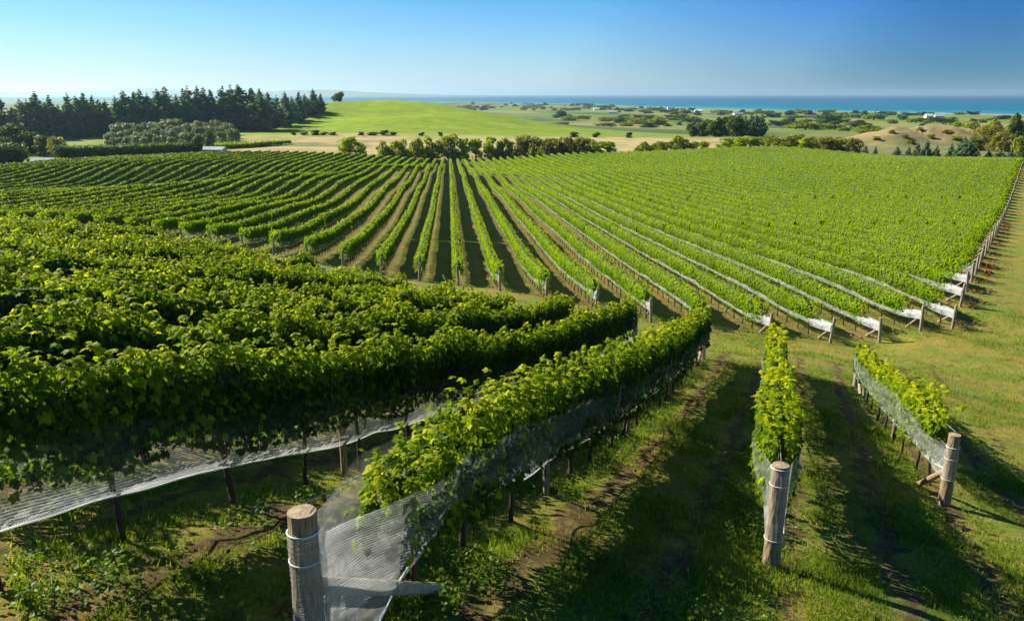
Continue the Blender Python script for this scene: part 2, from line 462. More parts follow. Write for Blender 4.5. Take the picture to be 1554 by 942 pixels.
def terrain():
    Ys = [-14.0]
    while Ys[-1] < 7200:
        y = Ys[-1]
        Ys.append(y + 0.12 + max(0, y) * 0.0125 + (0.25 if y < 0 else 0))
    Ys = np.array(Ys)
    t = np.linspace(-1, 1, 361)
    t = np.sign(t) * (0.85 * np.abs(t) + 0.45 * np.abs(t) ** 3)
    Yg, tg = np.meshgrid(Ys, t, indexing='ij')
    Xg = tg * (np.maximum(Yg, 0) + 16)
    Z = H(Xg, Yg)
    amp = 0.035 * (1 - sstep(30, 60, Yg))
    Z = Z + amp * (noise2(Xg / 0.55, Yg / 0.55, 1) + 0.6 * noise2(Xg / 0.23, Yg / 0.23, 2)) + 0.05 * noise2(Xg / 2.3, Yg / 2.3, 5) * (1 - sstep(60, 120, Yg))
    n0, n1 = Xg.shape
    idx = np.arange(n0 * n1).reshape(n0, n1)
    Q = np.stack([idx[:-1, :-1], idx[:-1, 1:], idx[1:, 1:], idx[1:, :-1]], -1).reshape(-1, 4)
    X, Y = Xg.ravel(), Yg.ravel()
    # region colours (what grows there) and the vineyard mask
    T = X / np.maximum(Y, 1)
    fe = far_edge(T)
    vin = (1 - sstep(fe + 2, fe + 6, Y))
    tone = np.zeros((len(X), 3))
    pasture = np.array([0.19, 0.265, 0.012]); dry = np.array([0.40, 0.31, 0.14]); 
    nz = noise2(X / 40, Y / 25, 9); nz2 = noise2(X / 9, Y / 6, 11)
    # plain: patchwork of paddocks
    a = 0.5
    px_, py_ = X * math.cos(a) + Y * math.sin(a), -X * math.sin(a) + Y * math.cos(a)
    cell = hash1(np.floor(px_ / 110) + 17 * np.floor(py_ / 160), 4.0)
    pal = np.array([[0.13, 0.20, 0.02], [0.09, 0.13, 0.03], [0.19, 0.20, 0.06], [0.17, 0.24, 0.03], [0.07, 0.11, 0.03], [0.24, 0.22, 0.09]])
    tone[:] = pal[(cell * 6).astype(int).clip(0, 5)]
    # dry strip just beyond the vines
    hg = hill_green(X, Y)
    w_dry = (1 - sstep(395, 425, Y + nz * 14 + nz2 * 4 + 40 * sstep(-0.28, -0.42, T)))
    w_p = sstep(0.6, 1.6, hg + nz2 * 0.4) * (1 - sstep(30, 75, X + 0.25 * (Y - 500)))
    w_p = np.maximum(w_p, (1 - sstep(-130, -100, X)) * (1 - sstep(900, 1000, Y)))
    tone = tone * (1 - w_p[:, None]) + pasture * (1 + 0.12 * nz[:, None] + 0.08 * nz2[:, None]) * w_p[:, None]
    tanw = (sstep(0.8, 2.6, hillock(X, Y) + nz2 * 1.6) * (1 - 0.75 * sstep(0.15, 0.5, noise2(X / 6, Y / 5, 71)))) [:, None]
    w_dry = w_dry * (1 - 0.7 * sstep(0.15, 0.6, noise2(X / 22, Y / 9, 81) + 0.4 * nz2))
    tone = tone * (1 - w_dry[:, None]) + dry * (1 + 0.15 * nz2[:, None]) * w_dry[:, None]
    leftgreen = ((1 - sstep(-0.36, -0.33, T)) * (Y > 200) * (Y < 500))[:, None]
    tone = tone * (1 - leftgreen) + np.array([0.20, 0.24, 0.04]) * leftgreen
    rightscrub = (sstep(0.30, 0.36, T) * (Y > 200) * (1 - sstep(520, 640, Y)))[:, None]
    tone = tone * (1 - rightscrub) + (np.array([0.17, 0.17, 0.06]) * (1 + 0.3 * nz2[:, None])) * rightscrub
    tone = tone * (1 - tanw) + np.array([0.29, 0.225, 0.10]) * (1 + 0.12 * nz2[:, None]) * tanw
    dist_c = coast(T) - Y
    beach = (1 - sstep(10, 60, dist_c))[:, None]
    tone = tone * (1 - beach) + np.array([0.5, 0.46, 0.38]) * beach
    # lateral row coordinate
    lat1 = (X * C1 - Y * S1 + 2.94) / SPC
    lat2 = (X + 0.0777 * Y - 0.41) / 2.507
    near_block = (X * C1 - Y * S1 < 5.2) & (Y < 30.5 + np.clip(-X * 0.25, 0, 6))
    far_block = (Y > np.interp(X, [-40, -22, 0, 4, 12, 22], [58, 56, 47, 42, 36, 38])) & (X < boundary_x(Y) - 0.5)
    lat = np.where(near_block, lat1, lat2)
    inrow = (near_block | far_block) * vin
    me = make_mesh("ground", np.stack([X, Y, Z.ravel()], 1), Q, M_GROUND, {"tone": tone, "vin": vin, "lat": lat, "inrow": inrow.astype(float), "farb": far_block.astype(float)}, smooth=True)
    put("ground", me, kind="structure", label="sloping vineyard ground with grass, bare dirt strips, paddocks and coastal plain")

def ground_material():
    m, nt, out = mat("ground")
    pos = N(nt, "ShaderNodeNewGeometry").outputs["Position"]
    big = noise_node(nt, 0.35, 5, 0.6, pos)
    mid = noise_node(nt, 2.2, 6, 0.65, pos)
    fine = noise_node(nt, 11, 8, 0.78, pos)
    vfine = noise_node(nt, 60, 4, 0.7, pos)
    g = ramp(nt, mid, [(0.30, (0.06, 0.11, 0.010)), (0.43, (0.15, 0.195, 0.016)), (0.52, (0.26, 0.215, 0.045)), (0.62, (0.29, 0.19, 0.085))])
    g2 = ramp(nt, fine, [(0.34, (0.04, 0.075, 0.008)), (0.5, (0.18, 0.21, 0.020)), (0.64, (0.36, 0.27, 0.11))])
    g = mixc(nt, 0.6, g, g2)
    b = ramp(nt, big, [(0.40, (0.8, 1.0, 0.8)), (0.62, (1.35, 1.05, 1.2))])
    g = mixc(nt, 1.0, g, b, 'MULTIPLY')
    dirt = ramp(nt, fine, [(0.3, (0.055, 0.030, 0.016)), (0.6, (0.13, 0.075, 0.038)), (0.8, (0.24, 0.15, 0.08))])
    # distance from the nearest row centre (0 on the row, 0.5 mid-alley)
    lat = attr(nt, "lat").outputs["Fac"]
    f = math_node(nt, 'ABSOLUTE', math_node(nt, 'SUBTRACT', math_node(nt, 'FRACT', math_node(nt, 'ADD', lat, 0.5)), 0.5))
    jit = math_node(nt, 'MULTIPLY', math_node(nt, 'SUBTRACT', mid, 0.5), 0.55)
    f2 = math_node(nt, 'ADD', f, jit)
    wheel = math_node(nt, 'ABSOLUTE', math_node(nt, 'SUBTRACT', f2, 0.24))   # wheel tracks each side of the row
    dm = ramp(nt, wheel, [(0.02, (0.85,) * 3), (0.09, (0.0,) * 3)])
    dm = math_node(nt, 'MULTIPLY', dm, attr(nt, "inrow").outputs["Fac"])
    dm = math_node(nt, 'MULTIPLY', dm, math_node(nt, 'SUBTRACT', 1.0, math_node(nt, 'MULTIPLY', attr(nt, "farb").outputs["Fac"], 0.7)))
    # far block: bare strip under the row
    under = ramp(nt, f2, [(0.05, (0.6,) * 3), (0.18, (0.0,) * 3)])
    under = math_node(nt, 'MULTIPLY', math_node(nt, 'MULTIPLY', under, attr(nt, "farb").outputs["Fac"]), attr(nt, "inrow").outputs["Fac"])
    dm = math_node(nt, 'MAXIMUM', dm, under)
    bare = ramp(nt, noise_node(nt, 1.1, 6, 0.7, pos), [(0.56, (0.0,) * 3), (0.70, (0.75,) * 3)])
    dm = math_node(nt, 'MINIMUM', math_node(nt, 'ADD', dm, bare), 1.0)
    near = mixc(nt, dm, g, dirt)
    tone = attr(nt, "tone").outputs["Color"]
    tv = ramp(nt, noise_node(nt, 0.12, 8, 0.72, pos), [(0.3, (0.72,) * 3), (0.7, (1.25,) * 3)])
    far = mixc(nt, 1.0, tone, tv, 'MULTIPLY')
    c = mixc(nt, attr(nt, "vin").outputs["Fac"], far, near)
    p = N(nt, "ShaderNodeBsdfPrincipled"); p.inputs["Roughness"].default_value = 0.95
    p.inputs["Specular IOR Level"].default_value = 0.1
    nt.links.new(c, p.inputs["Base Color"])
    bp = N(nt, "ShaderNodeBump"); bp.inputs["Strength"].default_value = 0.9; bp.inputs["Distance"].default_value = 0.06
    hh = math_node(nt, 'ADD', fine, math_node(nt, 'MULTIPLY', vfine, 0.4))
    nt.links.new(hh, bp.inputs["Height"]); nt.links.new(bp.outputs[0], p.inputs["Normal"])
    nt.links.new(p.outputs[0], out.inputs[0])
    return m
M_GROUND = ground_material()
terrain()

def sea():
    m, nt, out = mat("sea_water")
    d = attr(nt, "depth").outputs["Fac"]
    pos = N(nt, "ShaderNodeNewGeometry").outputs["Position"]
    mp = N(nt, "ShaderNodeMapping"); mp.inputs["Scale"].default_value = (0.0006, 0.0022, 1); nt.links.new(pos, mp.inputs[0])
    nz = noise_node(nt, 1.0, 5, 0.6, mp.outputs[0])
    dd = math_node(nt, 'ADD', d, math_node(nt, 'MULTIPLY', math_node(nt, 'SUBTRACT', nz, 0.5), 0.12))
    c = ramp(nt, dd, [(0.0, (0.05, 0.27, 0.29)), (0.06, (0.0, 0.15, 0.20)), (0.4, (0.0, 0.09, 0.165)), (1.0, (0.0, 0.07, 0.15))])
    p = N(nt, "ShaderNodeBsdfPrincipled"); p.inputs["Roughness"].default_value = 0.45
    p.inputs["Specular IOR Level"].default_value = 0.12
    nt.links.new(c, p.inputs["Base Color"])
    nt.links.new(p.outputs[0], out.inputs[0])
    ts = np.linspace(-1.2, 1.2, 120)
    k = np.concatenate([[-0.25], np.geomspace(0.001, 1, 60)])
    V = []; D = []
    for t in ts:
        Ys = float(coast(t))
        for q in k:
            Y = Ys + q * (38000 - Ys) if q > 0 else Ys - 400
            V.append((t * Y, Y, SEA)); D.append(min(1.0, max(0, (Y - Ys)) / 9000.0))
    nk = len(k); idx = np.arange(len(ts) * nk).reshape(len(ts), nk)
    Q = np.stack([idx[:-1, :-1], idx[1:, :-1], idx[1:, 1:], idx[:-1, 1:]], -1).reshape(-1, 4)
    put("sea", make_mesh("sea", np.array(V), Q, m, {"depth": np.array(D)}), kind="structure", label="turquoise sea reaching the horizon beyond the coastal plain")
sea()

def distant_hills():
    m = simple_mat("distant_hill_slopes", (0.10, 0.13, 0.07), (0.20, 0.20, 0.12), 0.0008, bump=0)
    ts = np.linspace(-1.15, -0.03, 150); V = []
    for t in ts:
        f = float(sstep(0.03, 0.30, -t))
        top = 25 + 120 * f * (0.75 + 0.35 * float(noise1(t * 9, 5)) + 0.12 * float(noise1(t * 31, 6)))
        for q, hh in ((0, -3), (0.25, 0.3), (0.5, 0.7), (0.8, 0.95), (1.0, 1.0), (1.3, 0.5)):
            Y = 13500 + 2500 * q + 500 * float(noise1(t * 14 + q, 8))
            V.append((t * Y, Y, SEA + (hh if hh < 0 else hh * top * (1 + 0.1 * float(noise1(t * 40 + q * 3, 9))))))
    idx = np.arange(len(ts) * 6).reshape(len(ts), 6)
    Q = np.stack([idx[:-1, :-1], idx[1:, :-1], idx[1:, 1:], idx[:-1, 1:]], -1).reshape(-1, 4)
    put("hills", make_mesh("hills", np.array(V), Q, m, smooth=True), kind="structure", label="faint hazy hills across the bay on the left horizon")
distant_hills()

# ------------------------------------------------------------------ leaf clouds
def frames(nrm, tip):
    n = nrm / np.linalg.norm(nrm, axis=1, keepdims=True)
    t = tip - (tip * n).sum(1, keepdims=True) * n
    t = t / (np.linalg.norm(t, axis=1, keepdims=True) + 1e-9)
    s = np.cross(t, n)
    return s, t, n

LOBES = np.array([(0.0, 0.0, 0.0), (0.13, -0.17, -.02), (0.42, -0.12, -.05), (0.38, 0.12, 0.0), (0.52, 0.42, -.07), (0.26, 0.44, 0.0), (0.17, 0.62, -.01), (0.0, 0.86, -.10),
                  (-0.17, 0.62, -.01), (-0.26, 0.44, 0.0), (-0.52, 0.42, -.07), (-0.38, 0.12, 0.0), (-0.42, -0.12, -.05), (-0.13, -0.17, -.02)])
CENTRE = np.array([[0.0, 0.25, 0.05]])
T_LEAF_V = np.concatenate([CENTRE, LOBES]); T_LEAF_V[:, 2] -= 0.45 * T_LEAF_V[:, 0] ** 2 + 0.12 * T_LEAF_V[:, 1] ** 2; T_LEAF_F = np.array([(0, i, i + 1) for i in range(1, 14)] + [(0, 14, 1)])
# mid detail: six-cornered bent leaf
T_MID_V = np.array([(0, -0.1, 0), (0.45, 0.05, -.06), (0.38, 0.55, -.06), (0, 0.85, -.05), (-0.38, 0.55, -.06), (-0.45, 0.05, -.06)])
T_MID_F = np.array([(0, 1, 2), (0, 2, 3), (0, 3, 4), (0, 4, 5)])
T_KITE_V = np.array([(0, -0.1, 0), (0.48, 0.35, -.08), (0, 0.9, 0), (-0.48, 0.35, -.08)])
T_KITE_F = np.array([(0, 1, 2), (0, 2, 3)])
T_TRI_V = np.array([(-0.55, -0.1, 0), (0.55, -0.1, 0), (0, 0.85, 0)])
T_TRI_F = np.array([(0, 1, 2)])
T_BLADE_V = np.array([(-0.06, 0, 0), (0.06, 0, 0), (0.0, 1.0, 0.15)])

def cloud(P, nrm, tip, size, tv, tf, tint):
    s, t, n = frames(nrm, tip)
    k = len(tv)
    V = P[:, None] + size[:, None, None] * (tv[None, :, 0:1] * s[:, None] + tv[None, :, 1:2] * t[:, None] + tv[None, :, 2:3] * n[:, None])
    Fc = (tf[None] + (np.arange(len(P)) * k)[:, None, None]).reshape(-1, tf.shape[1])
    return V.reshape(-1, 3), Fc, np.repeat(tint, k)

class Row:
    """straight row in plan; s measured in metres from the origin point along dir"""
    def __init__(self, p0, p1, seed, w=0.27, top=1.72, bot=0.78, start_gap=0.9, end_gap=0.5):
        self.p0 = np.array(p0, float); self.p1 = np.array(p1, float)
        d = self.p1 - self.p0; self.L = float(np.hypot(*d)); self.d = d / self.L
        self.n = np.array([self.d[1], -self.d[0]])          # to the right of travel
        self.seed = seed; self.w = w; self.top = top; self.bot = bot; self.g0 = start_gap; self.g1 = end_gap; self.lump = 1.0
        ss = np.linspace(0, self.L, max(3, int(self.L / 0.7)))
        pp = self.p0 + ss[:, None] * self.d
        self.ss = ss; self.hz = H(pp[:, 0], pp[:, 1])
    def z(self, s): return np.interp(s, self.ss, self.hz)
    def pt(self, s, off=0.0, up=0.0):
        s = np.asarray(s, float)
        p = self.p0 + s[..., None] * self.d + np.asarray(off)[..., None] * self.n
        return np.concatenate([p, (self.z(s) + up)[..., None]], -1)
    def env(self, s):
        e = sstep(self.g0 - 0.1, self.g0 + 0.5, s) * (1 - sstep(self.L - self.g1 - 0.5, self.L - self.g1, s))
        return e
    ramp = None
    def shape(self, s):
        sd = self.seed
        a = noise1(s / 1.25, sd); b = noise1(s / 0.45, sd + 3); c = noise1(s / 3.5, sd + 7)
        w = self.w * (1 + self.lump * (0.32 * a + 0.22 * b))
        top = self.top + self.lump * (0.12 * a + 0.10 * b + 0.10 * c)
        if self.ramp: top = top - self.ramp[0] * (1 - sstep(self.ramp[1], self.ramp[2], s))
        bot = self.bot + 0.10 * noise1(s / 0.8, sd + 11)
        if self.ramp: bot = bot - 0.10 * (1 - sstep(1.2, 2.8, s))
        return w, top, bot

def canopy(row, name, parent, dens, size, tmpl, material, core_mat, core_step, s0=None, s1=None, shoots=0.0, tint0=0.45, sizejit=0.35, core_shrink=0.72, bot_thin=True, tvar=0.12, r=None, only=None):
    r = r or np.random.default_rng(int(row.seed * 1000) % 99991)
    s0 = row.g0 if s0 is None else s0; s1 = row.L - row.g1 if s1 is None else s1
    L = s1 - s0
    parts = []
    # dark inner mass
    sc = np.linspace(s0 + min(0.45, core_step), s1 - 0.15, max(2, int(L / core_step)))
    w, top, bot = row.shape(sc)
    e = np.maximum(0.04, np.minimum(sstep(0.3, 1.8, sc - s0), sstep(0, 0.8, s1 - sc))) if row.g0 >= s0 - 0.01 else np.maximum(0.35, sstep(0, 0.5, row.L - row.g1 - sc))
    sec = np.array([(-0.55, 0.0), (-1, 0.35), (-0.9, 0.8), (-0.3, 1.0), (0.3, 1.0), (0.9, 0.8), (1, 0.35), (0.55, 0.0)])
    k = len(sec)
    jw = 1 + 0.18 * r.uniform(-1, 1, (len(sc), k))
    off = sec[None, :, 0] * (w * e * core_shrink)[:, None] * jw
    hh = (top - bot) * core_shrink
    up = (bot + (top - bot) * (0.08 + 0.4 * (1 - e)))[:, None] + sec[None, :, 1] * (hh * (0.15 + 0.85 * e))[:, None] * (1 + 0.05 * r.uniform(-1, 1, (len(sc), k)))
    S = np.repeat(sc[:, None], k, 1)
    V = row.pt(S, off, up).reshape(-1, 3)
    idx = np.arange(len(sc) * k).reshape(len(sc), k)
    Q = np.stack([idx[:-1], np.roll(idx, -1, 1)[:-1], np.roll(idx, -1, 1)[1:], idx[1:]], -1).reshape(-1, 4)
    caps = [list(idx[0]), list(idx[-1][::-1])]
    # leaves
    n = int(dens * L)
    s = r.uniform(s0, s1, n)
    w, top, bot = row.shape(s)
    th = r.uniform(-0.12, 1.12, n) * math.pi            # 0 = right side, pi = left
    ct, st = np.cos(th), np.sin(th)
    e = np.minimum(sstep(-0.1, 0.5, s - s0), sstep(-0.1, 0.4, s1 - s)) * 0.5 + 0.5
    rad = r.uniform(0.78, 1.13, n) ** 1.0
    o_ = np.sign(ct) * np.abs(ct) ** 0.45 * w * e * rad
    hfrac = np.where(st > 0, np.abs(st) ** 0.9, -0.25 * np.abs(st) * 3)
    # spread the sides evenly in height
    side = r.uniform(0, 1, n) < 0.62
    hs = r.uniform(0, 1, n)
    o_ = np.where(side, np.sign(r.uniform(-1, 1, n)) * w * e * rad * (0.75 + 0.25 * np.sin(np.clip(hs, 0, 1) * math.pi)), o_)
    hfrac = np.where(side, hs, np.clip(hfrac, -0.05, 1) * r.uniform(0.86, 1.08, n))
    h = bot + (top - bot) * hfrac * (0.82 + 0.18 * e)
    if shoots > 0:
        sh = r.uniform(0, 1, n) < shoots
        ph = r.uniform(0, 1, n) ** 0.8
        ci = np.floor(s / 0.2)
        clen = 0.12 + 0.42 * hash1(ci, row.seed + 40) ** 1.8
        cs_ = (ci + hash1(ci, row.seed + 41)) * 0.2 + ph * clen * (hash1(ci, row.seed + 42) - 0.5) * 1.6
        s = np.where(sh, np.clip(cs_, s0, s1), s)
        h = np.where(sh, top - 0.06 + ph * clen * (1 - 0.35 * ph), h)
        o_ = np.where(sh, (hash1(ci, row.seed + 43) - 0.5) * 1.5 * w + ph * clen * (hash1(ci, row.seed + 44) - 0.5) * 1.3, o_)
        hfrac = np.where(sh, 0.9 + 0.3 * ph, hfrac)
    P = row.pt(s, o_, h)
    out = np.stack([row.n[0] * np.sign(o_), row.n[1] * np.sign(o_), np.zeros(n)], 1)
    upw = np.clip((hfrac - 0.6) * 2.2, 0.1, 1.0)[:, None]
    nrm = out * (1.05 - upw) + np.array([0, 0, 1.0]) * (0.25 + upw) + r.normal(0, 0.45, (n, 3))
    tip = np.array([0, 0, -0.9]) + out * 0.5 + r.normal(0, 0.5, (n, 3))
    sz = size * (1 + sizejit * r.uniform(-1, 1, n))
    tint = np.clip(tint0 - 0.11 + tvar * r.normal(0, 1, n) + 0.85 * np.clip(hfrac - 0.66, -0.14, 0.46) + 0.10 * noise1(s / 0.9, row.seed + 31), 0, 1)  # sunlit tops and shaded faces put into leaf colour: brighter up, darker down
    young = r.uniform(0, 1, n) < (0.02 + 0.12 * (hfrac > 0.9)) * min(1.0, tvar * 8)
    tint = np.where(young, np.clip(tint + 0.32, 0, 1), tint)
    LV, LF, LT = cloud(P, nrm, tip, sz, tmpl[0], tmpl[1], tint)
    nc = len(V)
    Vall = np.concatenate([V, LV]) - np.array(parent.location)
    Fl = [Q, LF + nc]
    capF = [np.array([c]) for c in caps]
    faces = [Q] + capF + [LF + nc]
    mi = np.concatenate([np.zeros(len(Q) + 2, int), np.ones(len(LF), int)])
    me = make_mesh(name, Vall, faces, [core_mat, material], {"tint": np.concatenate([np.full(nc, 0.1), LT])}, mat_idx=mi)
    return put(name, me, parent, kind="stuff")

def netting(row, parent, s0, s1, step, material, top=1.12, bot=0.52, wide=0.34, post0=True, post1=False, sag=0.04, name="netting", hem=True, seed=0, rows_v=5, low0=0.12, top0=1.14, hem_r=0.007, fade0=0.0, veil=0.34, w0=0.105, flen=1.25):
    """a U of bird net round the lower half of the row, drawn in to the end post"""
    r = np.random.default_rng(100 + seed)
    s = np.arange(s0, s1, step); s = np.append(s, s1)
    def fade(x): return sstep(0.0, flen, x)
    a = np.minimum(fade(s - s0) if post0 else 1.0, fade(s1 - s) if post1 else 1.0)
    w = (row.shape(s)[0] / row.w) ** 0.5 * wide
    W = w0 * (1 - a) + w * a
    aT = sstep(0.5, 2.0, s - s0) * np.minimum(1.0, a * 2 if post1 else 1.0) if post0 else a
    T_ = top0 * (1 - aT) + (top + 0.06 * noise1(s / 1.1, seed + 5) + 0.04 * noise1(s / 0.4, seed + 6)) * aT
    aB = sstep(0.0, 2.3, s - s0) * np.minimum(1.0, a * 2 if post1 else 1.0) if (post0 and flen < 2) else a
    B = low0 * (1 - aB) + (bot - sag * np.abs(np.sin(s * math.pi / 3.0)) + 0.02 * noise1(s / 0.5, seed + 7)) * aB
    q = np.linspace(0, 1, rows_v)
    prof = []
    for side in (-1, 1):
        for v in q:
            prof.append((side, v if side < 0 else 1 - v))
    # left side from top (v=0) to bottom (v=1), then right side back up
    V = []; UV = []; G = []
    for side, v in prof:
        G.append((1 - a) * 0.9 + a * (fade0 + (1 - fade0) * (veil + 1.1 * max(0.0, v) ** 4) * sstep(-0.12, 0.15, v)))
        hh = T_ * (1 - v) + B * v
        ww = W * (1 - a * 0.93 * v ** 2.6) 
        ww = ww + 0.02 * noise1(s / 0.33 + v * 3, seed + 9) * a
        V.append(row.pt(s, side * ww, hh))
        UV.append(np.stack([s, (hh + side * 10)], 1))
    m = len(prof); k = len(s)
    V = np.array(V); UV = np.array(UV)
    idx = np.arange(m * k).reshape(m, k)
    Q = np.stack([idx[:-1, :-1], idx[:-1, 1:], idx[1:, 1:], idx[1:, :-1]], -1)
    Q = np.concatenate([Q[:rows_v - 1].reshape(-1, 4), Q[rows_v:].reshape(-1, 4)])
    me = make_mesh(name, V.reshape(-1, 3) - np.array(parent.location), Q, material, {"gather": np.array(G).reshape(-1)}, smooth=True, uv=UV.reshape(-1, 2))
    o = put(name, me, parent)
    if hem:
        pts = [tuple(p) for p in row.pt(s, W * (1 - a * 0.93) + 0.004, B)]
        tv, tq, tt = tube(pts, [hem_r] * len(pts), 5)
        h = put("net_hem", make_mesh("net_hem", tv - np.array(parent.location), [tq, tt], M_CORD, smooth=True), o)
    return o

def post_mesh(name, rad, h, sides=16, rings=10, seed=1, lean=(0, 0), mats=None, top_r=None, below=0.15):
    zs = np.linspace(-below, h, rings)
    pts = [(lean[0] * z / h, lean[1] * z / h, z) for z in zs]
    top_r = top_r or rad * 0.93
    radii = [rad + (top_r - rad) * max(0, z) / h for z in zs]
    V, Q, T = tube(pts, radii, sides, True, 0.035, seed)
    mi = np.concatenate([np.zeros(len(Q), int), np.zeros(sides, int), np.ones(sides, int)])
    # slightly domed end
    V[-1, 2] += 0.008
    return make_mesh(name, V, [Q, T], mats or [M_POST, M_ENDGRAIN], mat_idx=mi, smooth=False)

FAR_POSTS = [post_mesh("far_end_post", 0.08, 1.28, 8, 4, seed=i, lean=((i - 1) * 0.05, 0.02), mats=[M_POSTFAR, M_POSTFAR]) for i in range(4)]
def brace_mesh(name, a, b, ra, rb, m, sides=10, seed=3):
    pts = [tuple(Vector(a).lerp(Vector(b), t)) for t in np.linspace(0, 1, 5)]
    V, Q, T = tube(pts, list(np.linspace(ra, rb, 5)), sides, True, 0.03, seed)
    return make_mesh(name, V, [Q, T], m)

def trunk_geo(p, r, h=0.95, rad=0.028, sides=6):
    x, y, z = p
    n = 6; pts = []; X = x; Y = y
    for i in range(n):
        pts.append((X, Y, z - 0.04 + (h + 0.04) * i / (n - 1)))
        X += r.uniform(-0.03, 0.03); Y += r.uniform(-0.03, 0.03)
    return tube(pts, [rad * (1.25 - 0.5 * i / (n - 1)) for i in range(n)], sides, True, 0.2, int(r.integers(1e6)))

# ------------------------------------------------------------------ near block
LEAF_MESHES = []
for i in range(8):
    r = np.random.default_rng(50 + i)
    v = T_LEAF_V.copy(); v[1:, :2] *= 1 + 0.10 * r.uniform(-1, 1, (14, 2)); v[:, 2] += 0.06 * r.uniform(-1, 1, 15) - 0.10 * (v[:, 0] ** 2)
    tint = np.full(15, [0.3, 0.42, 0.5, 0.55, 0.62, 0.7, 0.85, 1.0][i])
    LEAF_MESHES.append(make_mesh("leaf", v, T_LEAF_F, M_VINE, {"tint": tint}))

def single_leaves(row, parent, s0, s1, n, size, seed, shoots=0.25, zmin=0.0, side_bias=1):
    """the leaves that show largest, each an object of its own, on the outer skin of the canopy"""
    r = np.random.default_rng(seed)
    loc0 = np.array(parent.location)
    s = s0 + (s1 - s0) * r.uniform(0, 1, n)
    w, top, bot = row.shape(s)
    for i in range(n):
        u = r.uniform()
        if u < shoots:
            off = r.normal(0, 0.5) * w[i]; h = top[i] + r.uniform(-0.02, 0.28); upw = 0.9; sg = 1 if off > 0 else -1
        elif u < 0.45:
            off = r.uniform(-0.9, 0.9) * w[i]; h = top[i] - 0.12 * (off / w[i]) ** 2 + r.uniform(0, 0.06); upw = 0.8; sg = 1 if off > 0 else -1
        else:
            sg = side_bias if r.uniform() < 0.85 else -side_bias
            h = bot[i] + (top[i] - bot[i]) * r.uniform(zmin, 1); off = sg * w[i] * r.uniform(1.0, 1.2); upw = 0.25
        P = row.pt(np.array(s[i]), np.array(off), np.array(h))
        out = np.array([row.n[0] * sg, row.n[1] * sg, 0])
        nrm = out * (1 - upw) + np.array([0, 0, 0.35 + upw]) + r.normal(0, 0.38, 3)
        tip = np.array([0, 0, -0.8]) + out * 0.6 + r.normal(0, 0.45, 3)
        a, b, c = frames(nrm[None], tip[None])
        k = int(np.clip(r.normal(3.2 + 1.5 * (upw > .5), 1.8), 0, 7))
        o = bpy.data.objects.new("leaf", LEAF_MESHES[k])
        M = Matrix((a[0], b[0], c[0])).transposed().to_4x4()
        o.matrix_basis = Matrix.Translation(Vector(P - loc0)) @ M @ Matrix.Scale(size * r.uniform(0.75, 1.25), 4)
        COL.objects.link(o); o.parent = parent

def ring(c, rad, tr=0.006, sides=20):
    pts = []
    V = []; Q = []
    for i in range(sides):
        a = 2 * math.pi * i / sides
        for j in range(5):
            b = 2 * math.pi * j / 5
            rr = rad + tr * math.cos(b)
            V.append((c[0] + rr * math.cos(a), c[1] + rr * math.sin(a), c[2] + tr * math.sin(b)))
    for i in range(sides):
        for j in range(5):
            Q.append((i * 5 + j, ((i + 1) % sides) * 5 + j, ((i + 1) % sides) * 5 + (j + 1) % 5, i * 5 + (j + 1) % 5))
    return np.array(V), np.array(Q), np.zeros((0, 3), int)

def wrapped_post(row, root, rad, h, z0, z1, seed, big=True):
    """end post with the net wound round it"""
    base = np.array(row.pt(np.array(0.0))) - np.array(root.location)
    p = put("end_post", post_mesh("end_post", rad, h, 24, 16, seed), root, tuple(base))
    # sleeve
    zs = np.arange(z0, z1 + 0.001, 0.0125); k = 28
    V = []; UV = []
    r = np.random.default_rng(seed)
    for i, z in enumerate(zs):
        for j in range(k + 1):
            a = 2 * math.pi * j / k
            rr = rad * (1 - 0.07 * z / h) + 0.007 + (0.0035 if i % 3 == 0 else 0) + 0.003 * math.sin(5 * a + z * 9)
            V.append((rr * math.cos(a), rr * math.sin(a), z + 0.012 * math.sin(a + seed))); UV.append((a * rad, z))
    idx = np.arange(len(zs) * (k + 1)).reshape(len(zs), k + 1)
    Q = np.stack([idx[:-1, :-1], idx[:-1, 1:], idx[1:, 1:], idx[1:, :-1]], -1).reshape(-1, 4)
    w = put("net_wrap", make_mesh("net_wrap", np.array(V), Q, M_NETWRAP, {"gather": np.ones(len(V))}, smooth=True, uv=np.array(UV)), p)
    for t_ in (ring((0, 0, z1), rad * 0.95 + 0.008, 0.006), ring((0, 0, z1 - 0.21), rad * 0.96 + 0.009, 0.004), ring((0, 0, z0), rad + 0.008, 0.004)):
        put("tie_cord", make_mesh("tie_cord", t_[0], [t_[1]], M_CORD, smooth=True), p)
    return p

def grape_mesh(seed):
    r = np.random.default_rng(seed); parts = []
    for i in range(26):
        f = i / 26; a = i * 2.4; q = 0.034 * (1 - f) ** 0.7
        c = (q * math.cos(a), q * math.sin(a), -0.13 * f); rad = 0.0095 * r.uniform(0.85, 1.1)
        V = [(c[0], c[1], c[2] + rad)]; 
        for zz in (0.45, -0.45):
            for k in range(6):
                t = k * math.pi / 3 + (0.5 if zz < 0 else 0); q2 = rad * math.sqrt(1 - zz * zz)
                V.append((c[0] + q2 * math.cos(t), c[1] + q2 * math.sin(t), c[2] + rad * zz))
        V.append((c[0], c[1], c[2] - rad))
        T = [(0, 1 + k, 1 + (k + 1) % 6) for k in range(6)] + [(13, 7 + (k + 1) % 6, 7 + k) for k in range(6)]
        Q = [(1 + k, 7 + k, 7 + (k + 1) % 6, 1 + (k + 1) % 6) for k in range(6)]
        parts.append((np.array(V), np.array(Q), np.array(T)))
    V, Q, T = join(parts)
    return make_mesh("grape_cluster", V, [Q, T], M_GRAPE, smooth=True)
